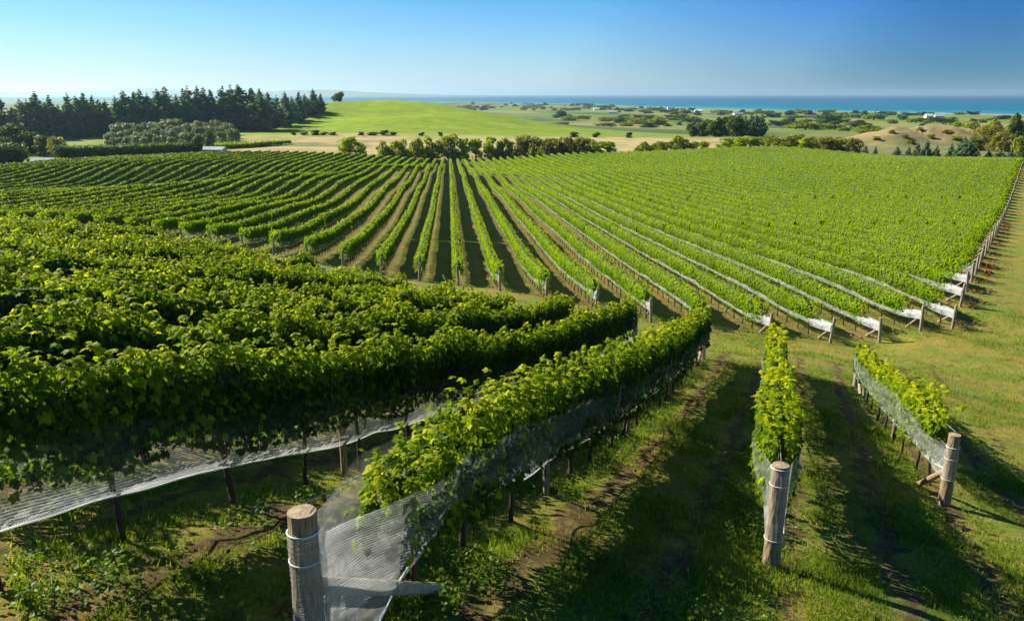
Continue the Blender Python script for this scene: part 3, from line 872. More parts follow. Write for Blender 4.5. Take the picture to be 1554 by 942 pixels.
GRAPES = [grape_mesh(i) for i in range(3)]
def grapes(row, root, s0, s1, n, seed):
    r = np.random.default_rng(seed)
    for i in range(n):
        s = s0 + (s1 - s0) * (i + r.uniform()) / n
        p = row.pt(np.array(s), np.array(r.uniform(0.02, 0.16)), np.array(row.bot + r.uniform(0.0, 0.14))) - np.array(root.location)
        o = bpy.data.objects.new("grape_cluster", GRAPES[i % 3]); o.location = tuple(p); o.rotation_euler = (r.uniform(-0.2, 0.2), r.uniform(-0.2, 0.2), r.uniform(0, 6)); o.scale = (1.25,) * 3
        COL.objects.link(o); o.parent = root

ORD = ["", "first", "second", "third", "fourth", "fifth", "sixth", "seventh", "eighth", "ninth", "tenth", "eleventh", "twelfth", "thirteenth", "fourteenth", "fifteenth", "sixteenth", "seventeenth", "eighteenth", "nineteenth"]
TENS = {2: "twent", 3: "thirt", 4: "fort", 5: "fift", 6: "sixt", 7: "sevent", 8: "eight", 9: "ninet"}
def ordinal(n):
    if n < 20: return ORD[n]
    t, u = divmod(n, 10)
    return TENS[t] + "ieth" if u == 0 else TENS[t] + "y-" + ORD[u]

NEAR_G = "vine rows of the near block"
def vine_root(p, label, group):
    return empty("vine_row", (float(p[0]), float(p[1]), float(H(np.array([p[0]]), np.array([p[1]]))[0])), label, "vine row", group)

def row_furniture(row, root, seed, trunk_step=1.25, post_step=5.2, s0=1.2, smax=None, far_end=True, wires=True, trunk_h=0.95):
    r = np.random.default_rng(seed)
    smax = smax or row.L - 0.6
    loc = np.array(root.location)
    s = s0
    while s < smax:
        p = row.pt(np.array(s + r.uniform(-0.15, 0.15)), np.array(r.uniform(-0.04, 0.04))) - loc
        V, Q, T = trunk_geo(p, r, trunk_h, r.uniform(0.02, 0.034))
        put("trunk", make_mesh("trunk", V, [Q, T], M_BARK, smooth=True), root)
        s += trunk_step
    s = post_step
    while s < smax - 1.0:
        p = row.pt(np.array(s), np.array(0.02)) - loc
        put("line_post", post_mesh("line_post", 0.045, 1.55, 10, 5, int(seed + s * 10)), root, tuple(p))
        s += post_step
    if far_end:
        p = row.pt(np.array(row.L - 0.05)) - loc
        put("end_post", post_mesh("end_post", 0.09, 1.4, 14, 6, seed + 3, mats=[M_POSTFAR, M_ENDGRAIN]), root, tuple(p))
        a = row.pt(np.array(row.L - 0.1), np.array(0.0), np.array(0.75)) - loc; b = row.pt(np.array(row.L - 1.3), np.array(0.0), np.array(0.02)) - loc
        put("brace", brace_mesh("brace", a, b, 0.05, 0.05, M_POSTFAR), root)
    if wires:
        for hgt in (0.56, 1.0, 1.35):
            pts = [tuple(q) for q in row.pt(np.linspace(0, row.L, max(3, int(row.L / 2))), 0.0, hgt) - loc]
            V, Q, T = tube(pts, [0.003] * len(pts), 4)
            put("wire", make_mesh("wire", V, [Q, T], M_WIRE), root)

def near_rows():
    # R3: the big row with the wrapped post at bottom left of centre
    def P(c, Y):   # point on line c at depth Y
        return np.array([(c + Y * S1) / C1, Y])
    c3 = -2.94
    R3 = Row((-1.38, 4.7), (6.62, 26.2), 3.1, w=0.24, top=1.78, bot=0.72, start_gap=0.92, end_gap=0.25)
    R3.ramp = (0.60, 0.9, 3.6)
    root = vine_root(R3.p0, "nearest netted vine row, running right from the big net-wrapped post", NEAR_G)
    wrapped_post(R3, root, 0.102, 1.30, 0.06, 1.16, 3)
    loc = np.array(root.location)
    a = R3.pt(np.array(0.06), np.array(0.02), np.array(0.72)) - loc; b = R3.pt(np.array(1.72), np.array(0.16), np.array(-0.03)) - loc
    put("brace", brace_mesh("brace", a, b, 0.064, 0.056, M_BRACE, 14), root)
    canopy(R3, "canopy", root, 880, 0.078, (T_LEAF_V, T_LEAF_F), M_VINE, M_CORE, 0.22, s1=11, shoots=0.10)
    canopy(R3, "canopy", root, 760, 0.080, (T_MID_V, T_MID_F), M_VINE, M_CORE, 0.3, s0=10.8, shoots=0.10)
    single_leaves(R3, root, 0.9, 5.0, 300, 0.098, 33)
    netting(R3, root, 0.05, R3.L - 0.05, 0.16, M_NET, top=1.30, bot=0.52, wide=0.36, seed=3, rows_v=7, post1=True, low0=0.05)
    row_furniture(R3, root, 13, s0=1.35)
    grapes(R3, root, 1.2, 10, 34, 91)
    # R2: seen end-on
    R2 = Row((3.1, 8.4), (8.75, 25.4), 2.4, w=0.21, top=1.66, bot=0.74, start_gap=0.45, end_gap=0.3)
    root = vine_root(R2.p0, "vine row seen end-on behind its upright net-wrapped post, between two long shadows", NEAR_G)
    wrapped_post(R2, root, 0.102, 1.30, 0.36, 1.27, 5)
    canopy(R2, "canopy", root, 650, 0.088, (T_LEAF_V, T_LEAF_F), M_VINE, M_CORE, 0.22, s1=8, shoots=0.10, tint0=0.55)
    canopy(R2, "canopy", root, 520, 0.10, (T_MID_V, T_MID_F), M_VINE, M_CORE, 0.3, s0=7.8, shoots=0.10, tint0=0.55)
    single_leaves(R2, root, 0.45, 6.5, 300, 0.105, 34, side_bias=-1)
    netting(R2, root, 0.0, R2.L - 0.05, 0.16, M_NET, top=1.22, bot=0.50, wide=0.30, seed=4, rows_v=7, post1=True, low0=0.40, top0=1.27)
    row_furniture(R2, root, 14)
    # R1: short row on the right
    R1 = Row((7.4, 12.3), (11.0, 24.0), 1.7, w=0.21, top=1.55, bot=0.70, start_gap=0.8, end_gap=0.2)
    root = vine_root(R1.p0, "short netted vine row farthest right of the near block, beside the grass track", NEAR_G)
    wrapped_post(R1, root, 0.100, 1.30, 0.50, 1.08, 7)
    loc = np.array(root.location)
    a = R1.pt(np.array(0.06), np.array(-0.03), np.array(0.62)) - loc; b = R1.pt(np.array(1.0), np.array(-0.25), np.array(0.02)) - loc
    put("brace", brace_mesh("brace", a, b, 0.055, 0.05, M_POST, 12), root)
    canopy(R1, "canopy", root, 560, 0.09, (T_LEAF_V, T_LEAF_F), M_VINE, M_CORE, 0.22, shoots=0.08, tint0=0.58)
    single_leaves(R1, root, 0.7, 7, 300, 0.105, 35, side_bias=-1, zmin=0.5)
    netting(R1, root, 0.0, R1.L - 0.05, 0.16, M_NET, top=1.32, bot=0.45, wide=0.33, seed=5, rows_v=7, post1=True, low0=0.50, top0=1.08, veil=0.6)
    row_furniture(R1, root, 15)
    # R4 and the rows behind it, up the left slope
    ends = {4: 27.4, 5: 29.0, 6: 30.3, 7: 31.2, 8: 32.8, 9: 34.2, 10: 35.4, 11: 36.2, 12: 36.8, 13: 37.2, 14: 37.6, 15: 38, 16: 38.4, 17: 38.7, 18: 38.2, 19: 38.7}
    for n in range(4, 20):
        c = c3 - SPC * (n - 3)
        p1 = P(c, ends[n])
        # near end: a metre or two outside the left edge of the picture
        t = -0.86
        Yn = c / (t * C1 - S1)
        p0 = P(c, max(1.5, Yn))
        if p1[1] - p0[1] < 4: continue
        R = Row(p0, p1, n * 1.37 + 0.3, w=0.165 if n < 9 else 0.18, top=1.80 if n == 4 else 1.76, bot=0.80 if n == 4 else 0.76, start_gap=0.0, end_gap=0.45)
        R.lump = 1.0 if n == 4 else 1.25
        lab = {4: "dark-sided vine row just behind the nearest netted row, long white net hem"}.get(n,
              "near-slope vine row, %s uphill from the one with the big wrapped post" % ordinal(n - 3))
        root = vine_root(R.p0, lab, NEAR_G)
        if n == 4:
            canopy(R, "canopy", root, 980, 0.075, (T_LEAF_V, T_LEAF_F), M_VINE, M_CORE, 0.22, s1=13, shoots=0.09, tint0=0.42)
            canopy(R, "canopy", root, 800, 0.080, (T_MID_V, T_MID_F), M_VINE, M_CORE, 0.3, s0=12.8, shoots=0.09, tint0=0.42)
            single_leaves(R, root, 1.0, 7.0, 300, 0.098, 36)
        elif n == 5:
            canopy(R, "canopy", root, 880, 0.076, (T_LEAF_V, T_LEAF_F), M_VINE, M_CORE, 0.25, s1=9, shoots=0.09)
            canopy(R, "canopy", root, 760, 0.080, (T_MID_V, T_MID_F), M_VINE, M_CORE, 0.3, s0=8.8, shoots=0.09)
            single_leaves(R, root, 1.5, 8.0, 300, 0.098, 37)
        else:
            canopy(R, "canopy", root, 760 if n < 9 else 560, 0.078 + 0.004 * max(0, n - 8), (T_MID_V, T_MID_F) if n < 8 else (T_KITE_V, T_KITE_F), M_VINE, M_CORE, 0.35, shoots=0.06, tint0=0.47)
        if n <= 5:
            netting(R, root, 0.0, R.L - 0.05, 0.2, M_NET if n == 4 else M_NETTHIN, top=1.20, bot=0.50, wide=0.36, seed=n, rows_v=7, post0=False, post1=True, hem_r=0.009, veil=0.14)
            row_furniture(R, root, 20 + n, s0=0.6)
            if n == 4: grapes(R, root, 1.0, 12, 40, 92)
        else:
            p = R.pt(np.array(R.L - 0.05)) - np.array(root.location)
            put("end_post", FAR_POSTS[n % 4], root, tuple(p))
            if n < 10:
                netting(R, root, 0.0, R.L - 0.05, 0.6, M_NETTHIN, top=1.05, bot=0.52, wide=0.36, seed=n, rows_v=4, post0=False, post1=True, hem=False)
near_rows()

# ------------------------------------------------------------------ far block
FAR_G = "vine rows of the far block"
def far_rows():
    def X_of(k, Y): return 0.41 - 0.0777 * Y + 2.507 * k
    startY = {0: 49.0, 1: 47.0, 2: 44.5, 3: 42.5, 4: 40.3, 5: 38.6, 6: 37.2, 7: 36.2, 8: 36.5, 9: 37.5, 10: 38.96,
              -1: 50, -2: 50.8, -3: 51.2, -4: 52.4, -5: 53.4, -6: 55, -7: 56, -8: 57.5, -9: 59, -10: 60}
    for k in range(-50, 68):
        if k in startY: Y0 = startY[k]
        elif k > 10:
            # on the boundary: 0.41-.0777Y+2.507k = 22.45+.65(Y-38.96)
            Y0 = (0.41 + 2.507 * k - 22.45 + BND * 38.96) / (BND + 0.0777)
        else: Y0 = 60 + (-10 - k) * 0.6
        # left limit of view
        a = 2.507 * k + 0.41
        if a < 0: Y0 = max(Y0, -a / (0.74 - 0.0777))
        Ys = np.arange(Y0 + 1, 300, 0.5); T = X_of(k, Ys) / Ys
        over = np.nonzero(Ys > far_edge(T))[0]
        Y1 = Ys[over[0]] if len(over) else 290
        if Y1 - Y0 < 6: continue
        post_here = k >= -16
        R = Row((X_of(k, Y0), Y0), (X_of(k, Y1), Y1), 50 + k * 1.913, w=0.29, top=1.66, bot=0.74, start_gap=(0.2 if k < 4 else 0.8) if k < 7 else (1.7 if k < 11 else 0.9) + 0.5 * noise1(k * 1.7, 2), end_gap=0.2)
        R.lump = 0.45
        if k == 0: lab = "far-block vine row running straight away in the middle, end post facing the camera"
        elif 0 < k < 10: lab = "%s far-block vine row right of the straight-away middle row, pale net along it" % ordinal(k)
        elif k == 10: lab = "far-block vine row starting at the corner post by the grass track"
        elif k > 10: lab = "far-block vine row whose post is %s up the right boundary beyond the corner post" % ordinal(k - 10)
        else: lab = "%s far-block vine row left of the straight-away middle row" % ordinal(-k)
        root = vine_root(R.p0, lab, FAR_G)
        # three stretches, coarser with distance
        tint0 = 0.52
        cuts = [0.0, 35, 90, 400]
        s_a = R.g0
        for j, (hi, dn, sz, st) in enumerate([(30, 200, 0.13, 0.5), (75, 115, 0.16, 0.8), (140, 62, 0.22, 1.3), (400, 40, 0.27, 2.0)]):
            # stretch limits by distance from camera
            yb = {0: 75, 1: 110, 2: 170, 3: 999}[j]
            s_b = min(R.L - R.g1, max(0, (yb - R.p0[1]) / R.d[1]))
            if s_b - s_a < 2.5 and j < 3: continue
            if s_b - s_a < 0.5: break
            tm = (T_KITE_V, T_KITE_F) if j == 0 else (T_TRI_V, T_TRI_F)
            canopy(R, "canopy", root, dn, sz, tm, M_VINE_FAR, M_CORE_FAR, st, s0=s_a, s1=s_b, tint0=tint0, shoots=0.05 if j < 2 else 0.0, core_shrink=0.90, sizejit=0.2, tvar=0.06)
            s_a = s_b
            if s_a >= R.L - R.g1 - 0.1: break
        # post, brace, net, trunks
        if post_here:
            p = R.pt(np.array(0.0)) - np.array(root.location)
            put("end_post", FAR_POSTS[k % 4], root, tuple(p))
            if -9 <= k <= 24:
                loc = np.array(root.location)
                a_ = R.pt(np.array(0.05), np.array(0.0), np.array(0.8)) - loc; b_ = R.pt(np.array(1.35), np.array(0.05), np.array(0.0)) - loc
                put("brace", brace_mesh("brace", a_, b_, 0.05, 0.05, M_POSTFAR, 7), root)
        if -9 <= k <= 13:
            netting(R, root, 0.0, min(R.L, 200 if k <= 12 else 40), 1.0, M_NETFAR if 1 <= k <= 12 else M_NETTHIN, top=0.98 if k < 4 else 0.90, bot=0.52, wide=0.42 if k in (1, 2, 3) else 0.39, seed=60 + k, rows_v=3, hem=False, low0=0.60, top0=1.02, fade0=0.8, w0=0.05, flen=3.2)
        if -6 <= k <= 16:
            r = np.random.default_rng(900 + k)
            parts = []
            for s in np.arange(1.0, min(40, R.L), 1.3):
                parts.append(trunk_geo(R.pt(np.array(s)) - np.array(root.location), r, 0.8, 0.03, 4))
            V, Q, T_ = join(parts)
            put("trunk", make_mesh("trunk", V, [Q, T_], M_BARK), root, kind="stuff")
far_rows()

# ------------------------------------------------------------------ trees
def blob_crown(nleaf, lsize, centres, rads, seed, squash=0.85, tmpl=(T_TRI_V, T_TRI_F), core=True, shade=0.25):
    """leaf clumps on many small lumps"""
    r = np.random.default_rng(seed)
    centres = np.array(centres, float); rads = np.array(rads, float)
    pr = rads ** 2; pr /= pr.sum()
    b = r.choice(len(rads), nleaf, p=pr)
    d = r.normal(0, 1, (nleaf, 3)); d /= np.linalg.norm(d, axis=1, keepdims=True)
    rr = rads[b] * r.uniform(0.72, 1.12, nleaf)
    P = centres[b] + d * rr[:, None] * np.array([1, 1, squash])
    nrm = d + r.normal(0, 0.5, (nleaf, 3)) + np.array([0, 0, 0.3])
    tip = r.normal(0, 1, (nleaf, 3)) + np.array([0, 0, -0.3])
    btint = r.uniform(-0.18, 0.18, len(rads))
    tint = np.clip(0.5 + btint[b] + 0.14 * r.normal(0, 1, nleaf), 0, 1)
    return cloud(P, nrm, tip, lsize * r.uniform(0.6, 1.4, nleaf), tmpl[0], tmpl[1], tint)

def limbs(h, r0, centres, seed, n=7):
    r = np.random.default_rng(seed)
    parts = [tube([(0, 0, -0.3), (0.02 * h, 0, h * 0.3), (0, 0.02 * h, h * 0.6), (0, 0, h * 0.92)], [r0, r0 * 0.8, r0 * 0.5, r0 * 0.12], 7)]
    cs = sorted(centres, key=lambda c: -(c[0] ** 2 + c[1] ** 2))[:n]
    for c in cs:
        z0 = max(0.12 * h, c[2] * 0.6)
        parts.append(tube([(0, 0, z0), (c[0] * 0.5, c[1] * 0.5, (z0 + c[2]) / 2), (c[0] * 0.9, c[1] * 0.9, c[2])], [r0 * 0.35, r0 * 0.22, r0 * 0.08], 5))
    return join(parts)

def pine_variant(seed, h=16, wd=4.2):
    """whorls of separate boughs, longest a third of the way up, open spiky top"""
    r = np.random.default_rng(seed)
    cs, rs = [], []
    lean = r.uniform(-0.5, 0.5, 2)
    z = 0.6
    while z < h * 0.95:
        f = z / h
        prof = wd * min(1.0, (1 - f) * 1.25) ** 0.8 * (0.8 + 0.3 * r.uniform()) + 0.12
        nb = max(3, int(7 * (1 - f) + 2))
        a0 = r.uniform(0, 6.28)
        for i in range(nb):
            a = a0 + 6.283 * i / nb + r.uniform(-0.3, 0.3)
            L = prof * r.uniform(0.65, 1.1)
            for q in np.arange(0.3, 1.01, 0.7 / max(1, int(L / 0.8) + 1)):
                cs.append((q * L * math.cos(a) + lean[0] * f, q * L * math.sin(a) + lean[1] * f, z + 0.22 * q * L + 0.12 * (q * L) ** 1.5))
                rs.append((0.34 + 0.50 * (1 - f)) * r.uniform(0.7, 1.15) * (1.1 - 0.45 * q))
        z += h * 0.058 * r.uniform(0.8, 1.25)
    for q in (0.94, 0.97, 1.0, 1.03): cs.append((lean[0], lean[1], h * q)); rs.append(0.42 - (q - 0.94) * 3)
    V, Fc, T = blob_crown(6500, 0.68, cs, rs, seed, 0.75)
    crown = make_mesh("crown", V, Fc, M_PINE, {"tint": T})
    V, Q, T = limbs(h, 0.35, cs, seed)
    return crown, make_mesh("trunk", V, [Q, T], M_TRUNK)

def round_variant(seed, h=6, wd=3.2, material=None, nleaf=2200, lsize=0.5, low=0.12, nb=26):
    r = np.random.default_rng(seed)
    cs, rs = [], []
    for i in range(nb):
        a = r.uniform(0, 6.283); q = math.sqrt(r.uniform(0, 1)); zz = r.uniform(low, 0.85)
        prof = math.sin(math.pi * min(0.98, (0.25 + 0.72 * zz))) ** 0.6
        cs.append((wd * 0.72 * q * prof * math.cos(a), wd * 0.72 * q * prof * math.sin(a), h * zz)); rs.append(wd * r.uniform(0.18, 0.36))
    V, Fc, T = blob_crown(nleaf, lsize, cs, rs, seed, 0.9)
    crown = make_mesh("crown", V, Fc, material, {"tint": T})
    V, Q, T = limbs(h * 0.8, 0.035 * h, cs, seed, 5)
    return crown, make_mesh("trunk", V, [Q, T], M_TRUNK)

PINES = [pine_variant(200 + i, 16, [4.2, 3.4, 4.8, 3.8, 4.4][i]) for i in range(5)]
PINES_DENSE = [pine_variant(210 + i, 14, 5.4) for i in range(2)]
OLIVES = [round_variant(220 + i, 5, 2.9, M_OLIVE, 1500, 0.42, 0.08) for i in range(3)]
SHRUBS = [round_variant(230 + i, 5, 3.0, M_SHRUB, 1800, 0.42, 0.04) for i in range(3)]
RUSTS = [round_variant(240 + i, 5, 3.2, M_RUST, 1800, 0.42, 0.04) for i in range(2)]
WILLOWS = [round_variant(250 + i, 7, 2.4, M_WILLOW, 1800, 0.42, 0.05) for i in range(2)]
TREES = [round_variant(260 + i, 8, 3.8, M_TREE, 2400, 0.55, 0.10) for i in range(3)]

def plant(name, variant, x, y, scale, rz, label, cat, group, sz=None, sink=0.1):
    z = float(H(np.array([x]), np.array([y]))[0]) - sink
    e = empty(name, (x, y, z), label, cat, group)
    e.rotation_euler = (0, 0, rz); e.scale = (scale, scale, sz or scale)
    for nm, me in (("crown", variant[0]), ("trunk", variant[1])):
        o = bpy.data.objects.new(nm, me); COL.objects.link(o); o.parent = e
    return e

def px_x(u, v, Y): return at(u, v, Y)[0]

rr = random.Random(5)
def forest():
    G = "tall dark pines of the shelter wood"
    # (u of trunk, v of tip, v of base, depth)
    spec = [(4, 142, 212, 350), (22, 162, 212, 350), (38, 148, 206, 370), (48, 150, 206, 375), (60, 139, 206, 378), (72, 155, 205, 380), (80, 143, 204, 385), (92, 158, 204, 385), (107, 141, 203, 388), (120, 144, 203, 392),
            (132, 141, 203, 395), (143, 144, 202, 400), (156, 150, 202, 400), (165, 150, 201, 402), (181, 146, 200, 410), (192, 137, 200, 415), (206, 139, 199, 415), (217, 134, 198, 420), (228, 141, 198, 420), (243, 134, 197, 425), (256, 131, 196, 425),
            (270, 142, 195, 430), (284, 133, 195, 430), (292, 131, 195, 435), (303, 130, 195, 440), (314, 132, 194, 442), (327, 136, 194, 440), (341, 129, 193, 440), (352, 130, 193, 445), (367, 127, 192, 445), (383, 133, 192, 445), (398, 134, 191, 440), (410, 140, 190, 450), 
            (421, 145, 186, 470), (434, 138, 182, 480), (444, 146, 178, 500), (453, 139, 175, 510), (463, 141, 172, 530), (477, 134, 170, 540), (487, 141, 168, 545)]
    dense = {29, 30, 31, 32}
    for i, (u, vt, vb, Y) in enumerate(spec):
        x = px_x(u, vb, Y)
        zg = float(H(np.array([x]), np.array([float(Y)]))[0])
        top = at(u, vt, Y)[2]
        h = max(6, top - zg)
        var = PINES_DENSE[i % 2] if i in dense else PINES[i % 5]
        base_h = 14 if i in dense else 16
        s = h / (base_h + 0.6)
        wd = rr.uniform(1.15, 1.6)
        side = "leftmost pine of the dark wood behind the far vines" if i == 0 else ("rightmost pine of the dark wood, beside the green hill" if i == len(spec) - 1 else "dark pine in the wood on the left skyline, %s counted from the picture's left" % ordinal(i + 1))
        plant("pine_tree", var, x, Y, s * wd, rr.uniform(0, 6.28), side, "pine tree", G, sz=s)
    # second rank fills the wood behind
    k = 0
    for u in range(-40, 480, 15):
        Y = 372 + 0.23 * u + rr.uniform(8, 40) + (40 if u > 400 else 0)
        uu = u + rr.uniform(-5, 5)
        x = px_x(uu, 195, Y)
        s = rr.uniform(0.62, 0.85) if u < 400 else rr.uniform(0.5, 0.6)
        k += 1
        plant("pine_tree", PINES_DENSE[k % 2], x, Y, s * 1.25, rr.uniform(0, 6.28), "shorter dark pine in the back rank of the wood, %s from left" % ordinal(k), "pine tree", "back rank of the pine wood", sz=s)
forest()

def olives():
    n = 0
    for rk in range(7):
        b = rk / 6
        m = 13 - rk // 3
        col = 0
        for j in range(m):
            Y = 332 + 74 * b + rr.uniform(-7, 7)
            u0, u1 = 155 + 24 * b, (338 if rk < 2 else 362) - 5 * b
            u = u0 + (u1 - u0) * (j + rr.uniform(0.2, 0.8)) / m
            col += 1; n += 1
            s = rr.uniform(0.6, 1.2) * (0.85 + 0.75 * b)
            place = "front rank" if rk == 0 else "%s rank from the front" % ordinal(rk + 1)
            plant("olive_tree", OLIVES[n % 3], px_x(u, 195, Y), Y, s, rr.uniform(0, 6.28), "grey-green tree in the pale grove, %s, %s from left" % (place, ordinal(col)), "olive tree", "pale grove in front of the pines")
olives()

def belt():
    G = "shrub belt along the far edge of the vines"
    # u, top v, base v, width px, kind
    spec = [(530, 204, 231, 36, 'w'), (547, 215, 233, 20, 'W'), (585, 213, 233, 30, 's'), (605, 212, 233, 28, 's'), (630, 208, 233, 34, 's'), (655, 206, 233, 34, 's'), (680, 204, 233, 34, 's'), (703, 206, 235, 22, 'W'), (722, 207, 234, 22, 'W'),
            (745, 204, 235, 28, 'W'), (762, 207, 233, 24, 's'), (776, 212, 234, 16, 'W'), (795, 205, 233, 32, 'r'), (815, 206, 232, 34, 's'), (838, 209, 232, 34, 'r'), (862, 206, 231, 34, 'r'), (885, 208, 231, 34, 'r'), (905, 212, 230, 24, 'W'), (922, 212, 230, 24, 'W'),
            (975, 214, 229, 26, 's'), (990, 216, 229, 20, 's'), (1005, 214, 228, 22, 's'), (1027, 204, 228, 24, 's'), (1047, 210, 228, 28, 's'), (1068, 214, 227, 18, 's'),
            (1105, 207, 225, 36, 'W'), (1130, 205, 225, 32, 'w'), (1150, 206, 224, 28, 'W'), (1172, 204, 224, 26, 's'), (1190, 204, 222, 32, 's'), (1210, 203, 222, 24, 's'), (1228, 205, 221, 34, 'W'), (1252, 207, 221, 28, 'r'), (1275, 208, 222, 30, 's'), (1296, 209, 222, 24, 'r')]
    names = {'w': ("bushy yellow-green willow", WILLOWS), 'W': ("upright light green bush", WILLOWS), 's': ("dark olive-green shrub", SHRUBS), 'r': ("brownish autumn-tinted shrub", RUSTS)}
    for i, (u, vt, vb, wpx, kd) in enumerate(spec):
        Y = float(far_edge(np.array((u - 777) / F / 1.015))) + 8 + rr.uniform(0, 4)
        x = px_x(u, vb, Y)
        zg = float(H(np.array([x]), np.array([Y]))[0])
        h = max(2.5, at(u, vt, Y)[2] - zg)
        wm = wpx * Y * 1.02 / F
        lab, var = names[kd]
        mesh = var[i % len(var)]
        bh, bw = (7, 4.4) if kd in 'wW' else (5, 5.6)
        lab = "%s in the belt beyond the vines, %s counted from its left end" % (lab, ordinal(i + 1))
        plant("shrub", mesh, x, Y, wm / bw * 1.15, rr.uniform(0, 6.28), lab, "shrub", G, sz=h / bh)
belt()

def ppl(name, var, u, vt, vb, Y, wpx, label, cat, group=None, bh=8, bw=6.6):
    x = px_x(u, vb, Y); zg = float(H(np.array([x]), np.array([float(Y)]))[0])
    h = max(1.5, at(u, vt, Y)[2] - zg)
    return plant(name, var, x, Y, wpx * Y * 1.02 / F / bw, rr.uniform(0, 6.28), label, cat, group, sz=h / bh)

ppl("tree", TREES[0], 514, 138, 154, 610, 20, "lone round dark tree on the ridge of the green hill", "tree")
LG = "dark round trees by the left hedges"
for i, (u, vt, vb, wpx, Y) in enumerate([(18, 183, 232, 44, 255), (-12, 190, 235, 50, 250), (48, 197, 232, 40, 262), (72, 203, 234, 40, 250), (88, 207, 235, 34, 246), (10, 205, 235, 30, 240), (300, 200, 220, 22, 262), (316, 194, 212, 20, 290), (288, 200, 216, 24, 275)]):
    d = ["tallest", "cropped by the picture's left edge", "mid-height", "broad", "brownish low", "small front", "small one at the right end of the dark hedge", "dark one above the little grey shed", "low one where the hedge meets the grove"][i]
    lab = {0: "tallest dark tree at the left edge above the hedges", 1: "dark tree cut by the left picture edge above the hedge", 2: "dark rounded tree right of the tallest one, left hedges", 3: "broad dark tree between the left trees and the hedge gap", 4: "brownish low tree beside the start of the long hedge", 5: "small dark tree in front of the tallest left tree", 6: "small tree at the right end of the long dark hedge", 7: "dark tree above the little grey-roofed shed", 8: "low bush where the long hedge meets the pale grove"}[i]
    ppl("tree", RUSTS[0] if i == 4 else TREES[i % 3], u, vt, vb, Y, wpx, lab, "tree", LG, bh=5 if i == 4 else 8)
# conifers along the right far edge, scrub by the hillock
RG = "small dark conifers along the right far edge of the vines"
for i, (u, vt, wpx) in enumerate([(1312, 220, 10), (1328, 221, 9), (1361, 221, 11), (1378, 222, 12), (1391, 216, 12), (1405, 212, 14), (1420, 220, 14), (1442, 216, 10), (1453, 222, 14), (1462, 203, 22), (1470, 205, 18), (1500, 228, 18), (1518, 228, 22), (1534, 230, 22), (1548, 231, 20)]):
    Y = 232 - i * 2.0 + 6
    ppl("conifer", PINES[i % 5] if i not in (9, 10) else PINES_DENSE[i % 2], u, vt, 236 + i * 0.4, Y, wpx * 1.2, "small dark conifer beyond the vines at right, %s counted from the left" % ordinal(i + 1), "conifer", RG, bh=16, bw=8)
SG = "scrub trees on the slope behind the right far edge"
for i, (u, vt, vb, wpx, Y, kd) in enumerate([(1540, 168, 215, 22, 330, 't'), (1500, 190, 215, 46, 330, 'r'), (1470, 183, 200, 50, 430, 's'), (1520, 200, 228, 40, 290, 'r'), (1550, 205, 235, 30, 260, 's'), (1482, 205, 225, 36, 300, 'r'), (1445, 184, 196, 40, 450, 's'), (1545, 188, 200, 40, 400, 'r'), (1420, 186, 196, 20, 470, 't'), (1510, 180, 192, 30, 470, 's')]):
    v_ = {'t': TREES[0], 'r': RUSTS[0], 's': SHRUBS[1]}[kd]
    lab = ["tall thin-topped dark tree at the right edge by the tan hillock", "wide brownish scrub tree right of the tan hillock", "dark bush behind the right shoulder of the hillock", "brownish scrub low in front at the right edge", "dark shrub at the very right edge above the boundary posts", "russet scrub at the right foot of the tan hillock", "dark bush on the skyline right behind the hillock top", "russet bush in the upper right, left of the edge", "small dark tree directly behind the hillock top", "dark bush behind the scrub, right skyline"][i]
    ppl("scrub_tree", v_, u, vt, vb, Y, wpx, lab, "tree", SG, bh=8 if kd == 't' else 5, bw=6.6 if kd == 't' else 5.6)
MG = "scrub on the rough tan mound"
for i, (u, vt, vb, wpx, Y) in enumerate([(1330, 207, 215, 14, 342), (1352, 200, 210, 12, 350), (1372, 205, 216, 16, 345), (1396, 192, 200, 12, 362), (1412, 203, 214, 16, 350), (1436, 196, 206, 18, 360), (1452, 206, 217, 20, 348), (1383, 212, 221, 16, 335)]):
    ppl("scrub_bush", [SHRUBS, RUSTS][i % 2][i % 2], u, vt, vb, Y, wpx, "low scrub bush on the tan mound, %s counted from the left" % ordinal([1, 2, 3, 5, 6, 7, 8, 4][i]), "bush", MG, bh=5, bw=5.6)
DG = "dark bushes along the foot of the green hill"
for i, (u, wpx) in enumerate([(445, 7), (462, 10), (478, 12), (492, 10), (505, 9), (548, 9), (566, 14), (583, 12), (596, 10), (640, 8), (668, 7), (872, 12), (905, 10), (955, 9)]):
    ppl("bush", TREES[i % 3], u, 199.5 - (3 if i in (7, 2) else 0), 203.5, 402, wpx * 1.3, "small dark bush at the foot of the green hill, %s from left" % ordinal(i + 1), "bush", DG, bh=8, bw=6.6)
# the dark wood in the middle right of the plain
WG = "dark trees of the clump on the plain"
for i, (u, vt, vb, wpx) in enumerate([(1050, 186, 200, 16), (1062, 184, 202, 18), (1075, 180, 203, 18), (1085, 182, 205, 18), (1094, 176, 205, 18), (1105, 174, 205, 24), (1117, 172, 206, 24), (1130, 176, 206, 16), (1138, 172, 207, 14), (1146, 173, 207, 14), (1154, 174, 207, 14), (1098, 190, 206, 30), (1085, 192, 205, 24)]):
    Y = 430 + (i % 3) * 14
    var = PINES_DENSE[i % 2] if i in (7, 8, 9, 10) else TREES[i % 3]
    ppl("tree", var, u, vt, vb, Y, wpx * 1.25, "dark tree of the clump on the plain, %s counted in from the left" % ordinal(i + 1), "tree", WG, bh=14 if i in (7, 8, 9, 10) else 8, bw=9 if i in (7, 8, 9, 10) else 6.6)

